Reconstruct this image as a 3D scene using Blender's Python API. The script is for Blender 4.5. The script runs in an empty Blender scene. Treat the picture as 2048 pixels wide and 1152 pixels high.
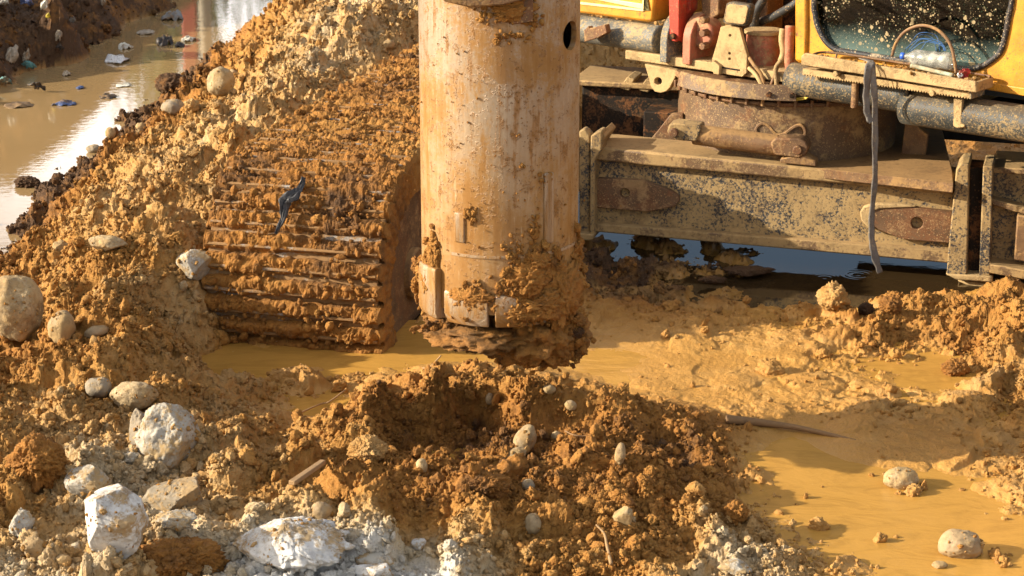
import bpy, bmesh, math, random
import numpy as np
from mathutils import Vector, Matrix, noise as mnoise

R = math.radians
random.seed(7)
RNG = np.random.default_rng(11)
S = bpy.context.scene
COL = S.collection

# ------------------------------------------------------------------ camera, sky, sun, exposure
F = 4000.0                  # focal length in photo pixels (photo 2048 wide)
PITCH = R(17.0)
H = 2.82                    # camera height above the water
CP_, SP_ = math.cos(PITCH), math.sin(PITCH)
cam_d = bpy.data.cameras.new('camera')
cam = bpy.data.objects.new('camera', cam_d)
COL.objects.link(cam)
cam.location = (0, 0, H)
cam.rotation_euler = (math.pi/2 - PITCH, 0, 0)
cam_d.sensor_width = 36
cam_d.lens = 36 * F / 2048
cam_d.clip_end = 2000
cam_d.dof.use_dof = True
cam_d.dof.focus_distance = 7.9
cam_d.dof.aperture_fstop = 16.0
S.camera = cam

SUN_EL, SUN_AZ = R(21), R(6)        # light travels towards +x, slightly away from the camera
CLOUD_SHIFT = 13.93
world = bpy.data.worlds.new('World')
S.world = world
world.use_nodes = True
wn = world.node_tree
for n in list(wn.nodes):
    wn.nodes.remove(n)
sky = wn.nodes.new('ShaderNodeTexSky')
sky.sky_type = 'NISHITA'
sky.sun_disc = False
sky.sun_elevation = SUN_EL
sky.sun_rotation = math.atan2(-math.cos(SUN_AZ), -math.sin(SUN_AZ))
sky.air_density = 1.0
sky.dust_density = 3.5
bg = wn.nodes.new('ShaderNodeBackground')
bg.inputs['Strength'].default_value = 0.085
wo = wn.nodes.new('ShaderNodeOutputWorld')
tc = wn.nodes.new('ShaderNodeTexCoord')          # broken bright cloud over the clear sky
mp = wn.nodes.new('ShaderNodeMapping'); mp.inputs['Scale'].default_value = (1.0, 1.0, 2.6); mp.inputs['Location'].default_value = (CLOUD_SHIFT, .3, .0)
cn = wn.nodes.new('ShaderNodeTexNoise'); cn.inputs['Scale'].default_value = 1.9; cn.inputs['Detail'].default_value = 6; cn.inputs['Roughness'].default_value = .55
cr = wn.nodes.new('ShaderNodeMapRange'); cr.interpolation_type = 'SMOOTHSTEP'
cr.inputs[1].default_value = .53; cr.inputs[2].default_value = .65; cr.inputs[4].default_value = .9
cmix = wn.nodes.new('ShaderNodeMix'); cmix.data_type = 'RGBA'; cmix.inputs[7].default_value = (21.5, 21.0, 20.4, 1)
wn.links.new(tc.outputs['Generated'], mp.inputs[0]); wn.links.new(mp.outputs[0], cn.inputs['Vector']); wn.links.new(cn.outputs[0], cr.inputs[0])
wn.links.new(cr.outputs[0], cmix.inputs[0]); wn.links.new(sky.outputs[0], cmix.inputs[6]); wn.links.new(cmix.outputs[2], bg.inputs['Color'])
wn.links.new(bg.outputs[0], wo.inputs['Surface'])

sun_d = bpy.data.lights.new('sun', 'SUN')
sun_d.energy = 5.0
sun_d.angle = R(0.5)
sun_d.color = (1.0, 0.90, 0.73)
sun = bpy.data.objects.new('sun', sun_d)
COL.objects.link(sun)
trav = Vector((math.cos(SUN_AZ)*math.cos(SUN_EL), math.sin(SUN_AZ)*math.cos(SUN_EL), -math.sin(SUN_EL)))
sun.rotation_euler = trav.to_track_quat('-Z', 'Y').to_euler()
sun.location = (-8, 0, 12)

S.view_settings.view_transform = 'Standard'
S.view_settings.look = 'None'
S.view_settings.exposure = 1.02
S.view_settings.gamma = 1.0
S.view_settings.use_curve_mapping = False
S.render.engine = 'CYCLES'
S.cycles.max_bounces = 6
S.cycles.diffuse_bounces = 2
S.cycles.transparent_max_bounces = 8
S.cycles.caustics_reflective = False
S.cycles.caustics_refractive = False

# ------------------------------------------------------------------ numpy noise
_perm = np.random.default_rng(5).permutation(256)
_perm = np.concatenate([_perm, _perm, _perm])
_g3 = np.random.default_rng(6).normal(size=(256, 3))
_g3 /= np.linalg.norm(_g3, axis=1)[:, None]

def perlin(x, y, z):
    xi = np.floor(x).astype(np.int64); yi = np.floor(y).astype(np.int64); zi = np.floor(z).astype(np.int64)
    xf = x-xi; yf = y-yi; zf = z-zi
    xi &= 255; yi &= 255; zi &= 255
    f = lambda t: t*t*t*(t*(t*6-15)+10)
    u, v, w = f(xf), f(yf), f(zf)
    def g(a, b, c):
        h = _perm[_perm[_perm[xi+a]+yi+b]+zi+c]
        gg = _g3[h]
        return gg[..., 0]*(xf-a)+gg[..., 1]*(yf-b)+gg[..., 2]*(zf-c)
    l = lambda t, a, b: a+t*(b-a)
    return 1.5*l(w, l(v, l(u, g(0,0,0), g(1,0,0)), l(u, g(0,1,0), g(1,1,0))),
                 l(v, l(u, g(0,0,1), g(1,0,1)), l(u, g(0,1,1), g(1,1,1))))

def fbm(x, y, z, oct=4, gain=.5, bil=False):
    s = 0; a = 1; t = 0
    for k in range(oct):
        n = perlin(x+17.3*k, y+5.1*k, z+9.7*k)
        s = s + a*((np.abs(n)*2-.5) if bil else n); t += a
        a *= gain; x = x*2.03; y = y*2.03; z = z*2.03
    return s/t

_wj = np.random.default_rng(8).random((256, 3))
def worley(x, y):
    """F1 distance and a random value of the nearest cell."""
    xi = np.floor(x).astype(np.int64); yi = np.floor(y).astype(np.int64)
    best = np.full(x.shape, 9.0); val = np.zeros(x.shape)
    for a in (-1, 0, 1):
        for b in (-1, 0, 1):
            cx = xi+a; cy = yi+b
            h = _perm[_perm[cx & 255]+(cy & 255)]
            d = np.hypot(cx+_wj[h, 0]-x, cy+_wj[h, 1]-y)
            m = d < best
            best = np.where(m, d, best); val = np.where(m, _wj[h, 2], val)
    return best, val

def sstep(a, b, x):
    t = np.clip((x-a)/(b-a), 0, 1)
    return t*t*(3-2*t)

# ------------------------------------------------------------------ pixel rays of the photo (2048 x 1152) into the place
CAMP = np.array([0, 0, H])
def ray(u, v):
    x = (u-1024)/F; yc = (576-v)/F
    return np.array([x, CP_+yc*SP_, -SP_+yc*CP_])
def at_z(u, v, z=0.0):
    d = ray(u, v); return CAMP+d*((z-H)/d[2])
def at_y(u, v, y):
    d = ray(u, v); return CAMP+d*(y/d[1])

class Frame:
    """a vertical plane: A runs along it to the right, N comes out of it towards the viewer"""
    def __init__(s, ox, oy, ang):
        s.O = np.array([ox, oy, 0.0]); s.A = np.array([math.cos(ang), -math.sin(ang), 0]); s.N = np.array([-math.sin(ang), -math.cos(ang), 0])
    def pix(s, u, v, n=0.0):
        d = ray(u, v)
        t = (n-(CAMP-s.O)@s.N)/(d@s.N)
        p = CAMP+d*t
        return ((p-s.O)@s.A, p[2])
    def pt(s, a, n, z):
        p = s.O+s.A*a+s.N*n
        return Vector((p[0], p[1], z))
    def P(s, u, v, n=0.0):
        a, z = s.pix(u, v, n); return s.pt(a, n, z)

# ------------------------------------------------------------------ objects
WL = {}
def place(o, loc, parent):
    loc = Vector(loc); WL[o.name] = loc
    COL.objects.link(o)
    if parent is not None:
        o.parent = parent; o.location = loc-WL[parent.name]
    else:
        o.location = loc
def props(o, label=None, cat=None, group=None, kind=None):
    if label: o['label'] = label
    if cat: o['category'] = cat
    if group: o['group'] = group
    if kind: o['kind'] = kind
    return o
def empty(name, loc, parent=None, **k):
    o = bpy.data.objects.new(name, None); o.empty_display_size = .1
    place(o, loc, parent); return props(o, **k)
def from_bm(name, bm, mat, parent=None, smooth=True, bevel=0.0, **k):
    me = bpy.data.meshes.new(name)
    bmesh.ops.recalc_face_normals(bm, faces=bm.faces)
    vs = [v.co.copy() for v in bm.verts]
    c = sum(vs, Vector())/max(1, len(vs))
    bmesh.ops.translate(bm, verts=bm.verts, vec=-c)
    bm.to_mesh(me); bm.free()
    return from_me(name, me, mat, c, parent, smooth, bevel, **k)
def from_me(name, me, mat, c, parent=None, smooth=True, bevel=0.0, **k):
    if mat: me.materials.append(mat)
    if smooth:
        me.polygons.foreach_set('use_smooth', [True]*len(me.polygons))
    o = bpy.data.objects.new(name, me)
    place(o, c, parent)
    if bevel:
        m = o.modifiers.new('bevel', 'BEVEL'); m.width = bevel; m.segments = 2; m.limit_method = 'ANGLE'; m.angle_limit = R(40)
    if bevel or smooth == 'auto':
        try:
            me.set_sharp_from_angle(angle=R(42))
        except Exception:
            pass
    return props(o, **k)
def grid_mesh(name, V, nu, nv, wrap=False):
    """V: (nv, nu, 3) array"""
    V = V.reshape(-1, 3)
    cu = nu if wrap else nu-1
    j, i = np.meshgrid(np.arange(nv-1), np.arange(cu), indexing='ij')
    i2 = (i+1) % nu
    q = np.stack([j*nu+i, j*nu+i2, (j+1)*nu+i2, (j+1)*nu+i], -1).reshape(-1, 4)
    me = bpy.data.meshes.new(name)
    me.vertices.add(len(V)); me.vertices.foreach_set('co', V.astype(np.float32).ravel())
    me.loops.add(q.size); me.loops.foreach_set('vertex_index', q.astype(np.int32).ravel())
    me.polygons.add(len(q))
    me.polygons.foreach_set('loop_start', np.arange(0, q.size, 4, dtype=np.int32))
    me.polygons.foreach_set('use_smooth', np.ones(len(q), bool))
    me.update(calc_edges=True)
    return me
def attr(me, name, arr):
    a = me.attributes.new(name, 'FLOAT', 'POINT'); a.data.foreach_set('value', np.asarray(arr, np.float32).ravel())

def bm_prism(pts_front, back_vec, holes=()):
    bm = bmesh.new(); E = []
    for loop in [pts_front]+list(holes):
        vs = [bm.verts.new(p) for p in loop]
        E += [bm.edges.new((vs[i], vs[(i+1) % len(vs)])) for i in range(len(vs))]
    if holes:
        bmesh.ops.triangle_fill(bm, use_beauty=True, use_dissolve=False, edges=E)
    else:
        bm.faces.new(bm.verts[:])
    r = bmesh.ops.extrude_face_region(bm, geom=bm.faces[:])
    bmesh.ops.translate(bm, verts=[g for g in r['geom'] if isinstance(g, bmesh.types.BMVert)], vec=Vector(back_vec))
    return bm
def prism(name, fr, px, n0, n1, mat, parent, holes=(), bevel=.005, inpix=True, **k):
    """px outline seen at the plane n1 (front), going back to n0; holes = (u, v, radius px)"""
    cv = (lambda q: fr.P(q[0], q[1], n1)) if inpix else (lambda q: fr.pt(q[0], n1, q[1]))
    pts = [cv(q) for q in px]
    hl = []
    for (u, v, r) in holes:
        hl.append([cv((u+r*math.cos(t*math.tau/20), v+r*math.sin(t*math.tau/20))) for t in range(20)])
    return from_bm(name, bm_prism(pts, Vector(fr.N)*(n0-n1), hl), mat, parent, 'auto', bevel, **k)
def box(name, fr, a0, a1, z0, z1, n0, n1, mat, parent, bevel=.005, **k):
    return prism(name, fr, [(a0, z0), (a1, z0), (a1, z1), (a0, z1)], n0, n1, mat, parent, (), bevel, False, **k)
def bm_rod(p, q, r, seg=24, r2=None, bm=None):
    p, q = Vector(p), Vector(q); bm = bm or bmesh.new()
    d = q-p
    M = Matrix.Translation((p+q)/2) @ d.to_track_quat('Z', 'Y').to_matrix().to_4x4()
    bmesh.ops.create_cone(bm, cap_ends=True, segments=seg, radius1=r, radius2=r if r2 is None else r2, depth=d.length, matrix=M)
    return bm
def rod(name, p, q, r, mat, parent=None, seg=24, r2=None, bevel=.003, **k):
    return from_bm(name, bm_rod(p, q, r, seg, r2), mat, parent, 'auto', bevel, **k)
def spline(pts, n):
    pts = [Vector(p) for p in pts]; out = []
    P = [pts[0]*2-pts[1]]+pts+[pts[-1]*2-pts[-2]]
    m = len(pts)-1
    for i in range(n):
        t = i/(n-1)*m; k = min(int(t), m-1); f = t-k
        a, b, c, d = P[k:k+4]
        out.append(.5*((2*b)+(c-a)*f+(2*a-5*b+4*c-d)*f*f+(3*b-a-3*c+d)*f*f*f))
    return out
def sweep(path, prof):
    """prof(i) -> list of (x, y) ring; swept on the path"""
    bm = bmesh.new(); rings = []
    up = Vector((0, 0, 1)); n = len(path)
    prev = None
    for i, p in enumerate(path):
        t = (path[min(i+1, n-1)]-path[max(i-1, 0)]).normalized()
        if prev is None:
            s = t.cross(up)
            if s.length < .1: s = t.cross(Vector((0, 1, 0)))
            s.normalize()
        else:
            s = (prev-t*prev.dot(t)).normalized()
        prev = s; b = s.cross(t)
        rings.append([bm.verts.new(p+s*x+b*y) for x, y in prof(i)])
    m = len(rings[0])
    for i in range(n-1):
        for j in range(m):
            bm.faces.new((rings[i][j], rings[i][(j+1) % m], rings[i+1][(j+1) % m], rings[i+1][j]))
    bm.faces.new(rings[0][::-1]); bm.faces.new(rings[-1])
    return bm
def tube(name, pts, r, mat, parent=None, n=40, seg=10, taper=None, flat=1.0, **k):
    path = spline(pts, n)
    def prof(i):
        rr = r*(taper(i/(n-1)) if taper else 1)
        return [(rr*math.cos(a*math.tau/seg), rr*flat*math.sin(a*math.tau/seg)) for a in range(seg)]
    return from_bm(name, sweep(path, prof), mat, parent, True, **k)

# ------------------------------------------------------------------ materials
class M:
    def __init__(s, name):
        s.m = bpy.data.materials.new(name); s.m.use_nodes = True
        s.t = s.m.node_tree; s.t.nodes.clear()
        s.out = s.t.nodes.new('ShaderNodeOutputMaterial')
        s.b = s.t.nodes.new('ShaderNodeBsdfPrincipled')
        s.t.links.new(s.b.outputs[0], s.out.inputs[0])
    def n(s, typ, ins=None, out=0, **at):
        nd = s.t.nodes.new('ShaderNode'+typ)
        for k, v in at.items(): setattr(nd, k, v)
        for k, v in (ins or {}).items():
            sk = nd.inputs[k]
            if isinstance(v, bpy.types.NodeSocket): s.t.links.new(v, sk)
            else: sk.default_value = v
        return nd.outputs[out]
    def math(s, op, a, b=0.0, c=0.0, clamp=False):
        return s.n('Math', {0: a, 1: b, 2: c}, operation=op, use_clamp=clamp)
    def noise(s, vec, scale, det=4, rough=.55, dist=0.0):
        return s.n('TexNoise', {'Vector': vec, 'Scale': scale, 'Detail': det, 'Roughness': rough, 'Distortion': dist})
    def ss(s, x, a, b):
        return s.n('MapRange', {0: x, 1: a, 2: b, 3: 0.0, 4: 1.0}, interpolation_type='SMOOTHSTEP')
    def mix(s, f, a, b, mode='MIX'):
        nd = s.t.nodes.new('ShaderNodeMix'); nd.data_type = 'RGBA'; nd.blend_type = mode
        for sk, v in ((nd.inputs[0], f), (nd.inputs[6], a), (nd.inputs[7], b)):
            if isinstance(v, bpy.types.NodeSocket): s.t.links.new(v, sk)
            else: sk.default_value = v if not isinstance(v, tuple) else (v+(1,))[:4]
        return nd.outputs[2]
    def ramp(s, f, stops):
        nd = s.t.nodes.new('ShaderNodeValToRGB'); cr = nd.color_ramp
        while len(cr.elements) < len(stops): cr.elements.new(.5)
        for e, (p, c) in zip(cr.elements, stops): e.position = p; e.color = c+(1,)
        s.t.links.new(f, nd.inputs[0]); return nd.outputs[0]
    def set(s, **k):
        for kk, v in k.items():
            sk = s.b.inputs[kk.replace('_', ' ')]
            if isinstance(v, bpy.types.NodeSocket): s.t.links.new(v, sk)
            else: sk.default_value = v if not (isinstance(v, tuple) and len(v) == 3 and sk.type == 'RGBA') else v+(1,)
        return s
    def bump(s, h, strength=.5, dist=.01, prev=None):
        ins = {'Height': h, 'Strength': strength, 'Distance': dist}
        if prev is not None: ins['Normal'] = prev
        return s.n('Bump', ins)
    def co(s):
        c = s.n('TexCoord', out=3)
        r = s.n('ObjectInfo', out=5)
        off = s.n('CombineXYZ', {0: s.math('MULTIPLY', r, 37.0), 1: s.math('MULTIPLY', r, 61.0), 2: s.math('MULTIPLY', r, 23.0)})
        return s.n('VectorMath', {0: c, 1: off}, operation='ADD')

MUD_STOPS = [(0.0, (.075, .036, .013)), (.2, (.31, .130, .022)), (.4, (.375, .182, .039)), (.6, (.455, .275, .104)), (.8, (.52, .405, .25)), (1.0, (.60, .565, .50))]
def mud_material(name, source='GEOMETRY', tone=0.0, wet=0.0, fine=1.0):
    m = M(name)
    pos = m.n('NewGeometry')
    if source == 'CONST':
        t = tone; w = wet
        t = m.n('Value'); t.default_value = tone
        w = m.n('Value'); w.default_value = wet
    else:
        t = m.n('Attribute', out=2, attribute_name='tone', attribute_type=source)
        w = m.n('Attribute', out=2, attribute_name='wet', attribute_type=source)
    n1 = m.noise(pos, 2.3, 4, .6); n2 = m.noise(pos, 17, 5, .65); n3 = m.noise(pos, 90, 4, .6)
    tt = m.math('ADD', t, m.math('MULTIPLY', m.math('SUBTRACT', n1, .5), 1.3))
    tt = m.math('ADD', tt, m.math('MULTIPLY', m.math('SUBTRACT', n2, .5), 1.1))
    f = m.math('MULTIPLY', m.math('ADD', tt, .5), .4, clamp=True)
    col = m.ramp(f, MUD_STOPS)
    # grit: pale and dark grains
    g = m.ss(n3, .66, .72)
    col = m.mix(m.math('MULTIPLY', g, .35), col, (.6, .47, .3))
    g2 = m.ss(m.noise(pos, 60, 3, .6), .62, .72)
    col = m.mix(m.math('MULTIPLY', g2, .45), col, (.13, .06, .02))
    slurry = m.mix(m.noise(pos, 5, 3), (.38, .19, .036), (.50, .27, .062))
    col = m.mix(m.math('MULTIPLY', w, .8, clamp=True), col, slurry)
    rg = m.math('SUBTRACT', .92, m.math('MULTIPLY', w, .62))
    hh = m.math('ADD', m.math('MULTIPLY', m.noise(pos, 130, 6, .7), .6), m.math('MULTIPLY', n3, .5))
    hh = m.math('MULTIPLY', hh, m.math('SUBTRACT', 1.0, m.math('MULTIPLY', w, .85)))
    nb0 = m.bump(m.math('MULTIPLY', m.noise(pos, 42, 4, .65), m.math('SUBTRACT', 1.0, m.math('MULTIPLY', w, .9))), .8*fine, .022)
    nb = m.bump(hh, .8*fine, .012, nb0)
    m.set(Base_Color=col, Roughness=rg, Normal=nb, Specular_IOR_Level=.4)
    return m.m

def dirty(name, base, rough=.5, metal=0.0, mud=(.44, .29, .12), cover=.5, speck=.5, rust=0.0, bump=.4, top=.0, fineness=0.0, spec=.4, grime=.9):
    """painted or bare steel with splashed dried mud, speckles and rust"""
    m = M(name); c = m.co()
    big = m.noise(c, 3.5, 5, .62); mid = m.noise(c, 16, 5, .7); fin = m.noise(c, 75, 4, .65)
    col = m.mix(m.ss(m.noise(c, 9, 4), .35, .7), base, tuple(x*.72 for x in base))
    if rust:
        rm = m.ss(m.math('ADD', m.math('MULTIPLY', m.noise(c, 7, 5, .7), .7), m.math('MULTIPLY', fin, .3)), .62-.25*rust, .70-.22*rust)
        col = m.mix(rm, col, m.mix(mid, (.075, .032, .014), (.24, .10, .035)))
    k = m.math('ADD', m.math('MULTIPLY', big, .45-.15*fineness), m.math('ADD', m.math('MULTIPLY', mid, .35-.10*fineness), m.math('MULTIPLY', fin, .2+.25*fineness)))
    mk = m.ss(k, .59-.2*cover, .67-.2*cover)
    v = m.n('TexVoronoi', {'Vector': c, 'Scale': 55.0, 'Randomness': 1.0})
    sp = m.math('MULTIPLY', m.math('SUBTRACT', 1.0, m.ss(v, .16, .26)), m.ss(m.noise(c, 11, 3), .62-.3*speck, .7-.3*speck))
    v2 = m.n('TexVoronoi', {'Vector': c, 'Scale': 120.0, 'Randomness': 1.0})
    sp2 = m.math('MULTIPLY', m.math('SUBTRACT', 1.0, m.ss(v2, .2, .3)), m.ss(m.noise(c, 6, 3), .6-.3*speck, .7-.3*speck))
    mk = m.math('MAXIMUM', m.math('MULTIPLY', mk, .92), m.math('MAXIMUM', sp, m.math('MULTIPLY', sp2, .85)))
    if top:
        nz = m.n('SeparateXYZ', {0: m.n('NewGeometry', out=1)}, out=2)
        mk = m.math('MAXIMUM', mk, m.math('MULTIPLY', m.ss(m.math('ADD', nz, m.math('MULTIPLY', m.math('SUBTRACT', mid, .5), .8)), .45, .75), top))
    mc = m.mix(m.noise(c, 22, 4), mud, tuple(x*.62 for x in mud))
    fc = m.mix(mk, col, mc)
    gk = m.ss(m.math('ADD', m.math('MULTIPLY', m.noise(c, 6, 5, .7), .6), m.math('MULTIPLY', m.noise(c, 38, 4, .7), .4)), .47, .62)
    fc = m.mix(m.math('MULTIPLY', gk, grime), fc, m.mix(.42, fc, (.05, .024, .010), 'MIX'))
    dk = m.ss(m.noise(c, 55, 3, .6), .64, .70)
    fc = m.mix(m.math('MULTIPLY', dk, .55*grime), fc, (.05, .026, .012))
    m.set(Base_Color=fc, Roughness=m.math('ADD', rough, m.math('MULTIPLY', mk, .9-rough)),
          Metallic=m.math('MULTIPLY', m.math('SUBTRACT', 1.0, mk), metal),
          Normal=m.bump(m.math('ADD', m.math('MULTIPLY', mk, .5), m.math('MULTIPLY', fin, .5)), bump, .006), Specular_IOR_Level=spec)
    return m.m
def plain(name, col, rough=.6, metal=0.0, var=.25, scale=20, bump=.2, **k):
    m = M(name); c = m.co(); n = m.noise(c, scale, 5, .6)
    m.set(Base_Color=m.mix(n, tuple(x*(1-var) for x in col), tuple(min(1, x*(1+var)) for x in col)), Roughness=rough, Metallic=metal, Normal=m.bump(n, bump, .005), **k)
    return m.m

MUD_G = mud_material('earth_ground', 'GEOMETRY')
MUD_I = mud_material('earth_clods', 'INSTANCER')
MAT = dict(
    web=dirty('blue_black_paint', (.036, .037, .040), .45, cover=.78, speck=1.1, rust=.25, fineness=1.0),
    steel=dirty('muddy_brown_steel', (.20, .11, .05), .6, cover=.55, speck=.5, rust=.5, mud=(.40, .23, .085), top=.8),
    rusty=dirty('rusty_steel', (.14, .075, .035), .65, cover=.42, speck=.9, rust=.7, mud=(.38, .23, .10)),
    drum=dirty('brown_drum_steel', (.13, .075, .038), .55, cover=.42, speck=1.0, rust=.45, mud=(.38, .25, .11)),
    dark=dirty('greasy_shaded_steel', (.020, .015, .011), .8, cover=.2, speck=.3, rust=.5, mud=(.13, .075, .035), spec=.15),  # dark greasy steel; on the side girder it paints shade
    flange=dirty('muddy_flange', (.15, .085, .04), .6, cover=.75, speck=.7, rust=.5, mud=(.45, .29, .12), top=.8),
    yellow=dirty('yellow_paint', (.62, .27, .022), .45, cover=.16, speck=.6, rust=.3, mud=(.36, .2, .06), bump=.15, grime=.5),
    grey=dirty('grey_blue_paint', (.13, .13, .115), .55, cover=.6, speck=1.0, mud=(.44, .32, .16), fineness=.9),
    bumper=dirty('dark_bumper_paint', (.04, .042, .038), .55, cover=.45, speck=.9, mud=(.32, .22, .10), top=.2, fineness=.9),
    red=dirty('worn_red_paint', (.48, .045, .02), .5, cover=.2, speck=.3, rust=.3, mud=(.42, .27, .13)),
    pink=dirty('faded_red_paint', (.46, .15, .08), .6, cover=.4, speck=.5, rust=.3, mud=(.46, .30, .15), top=.6),
    caked=dirty('mud_caked_plate', (.38, .25, .11), .8, cover=.85, speck=.6, mud=(.50, .34, .155), bump=.7),
    rubber=plain('black_rubber', (.02, .02, .02), .6),
    hose=dirty('dusty_hose', (.03, .03, .03), .6, cover=.3, speck=.5, mud=(.35, .24, .12)),
    shoe=dirty('track_steel', (.27, .24, .21), .55, .2, cover=.9, speck=.5, rust=.3, mud=(.29, .15, .045)),
)
MUD_TRACK = mud_material('track_mud', 'GEOMETRY')

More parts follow.
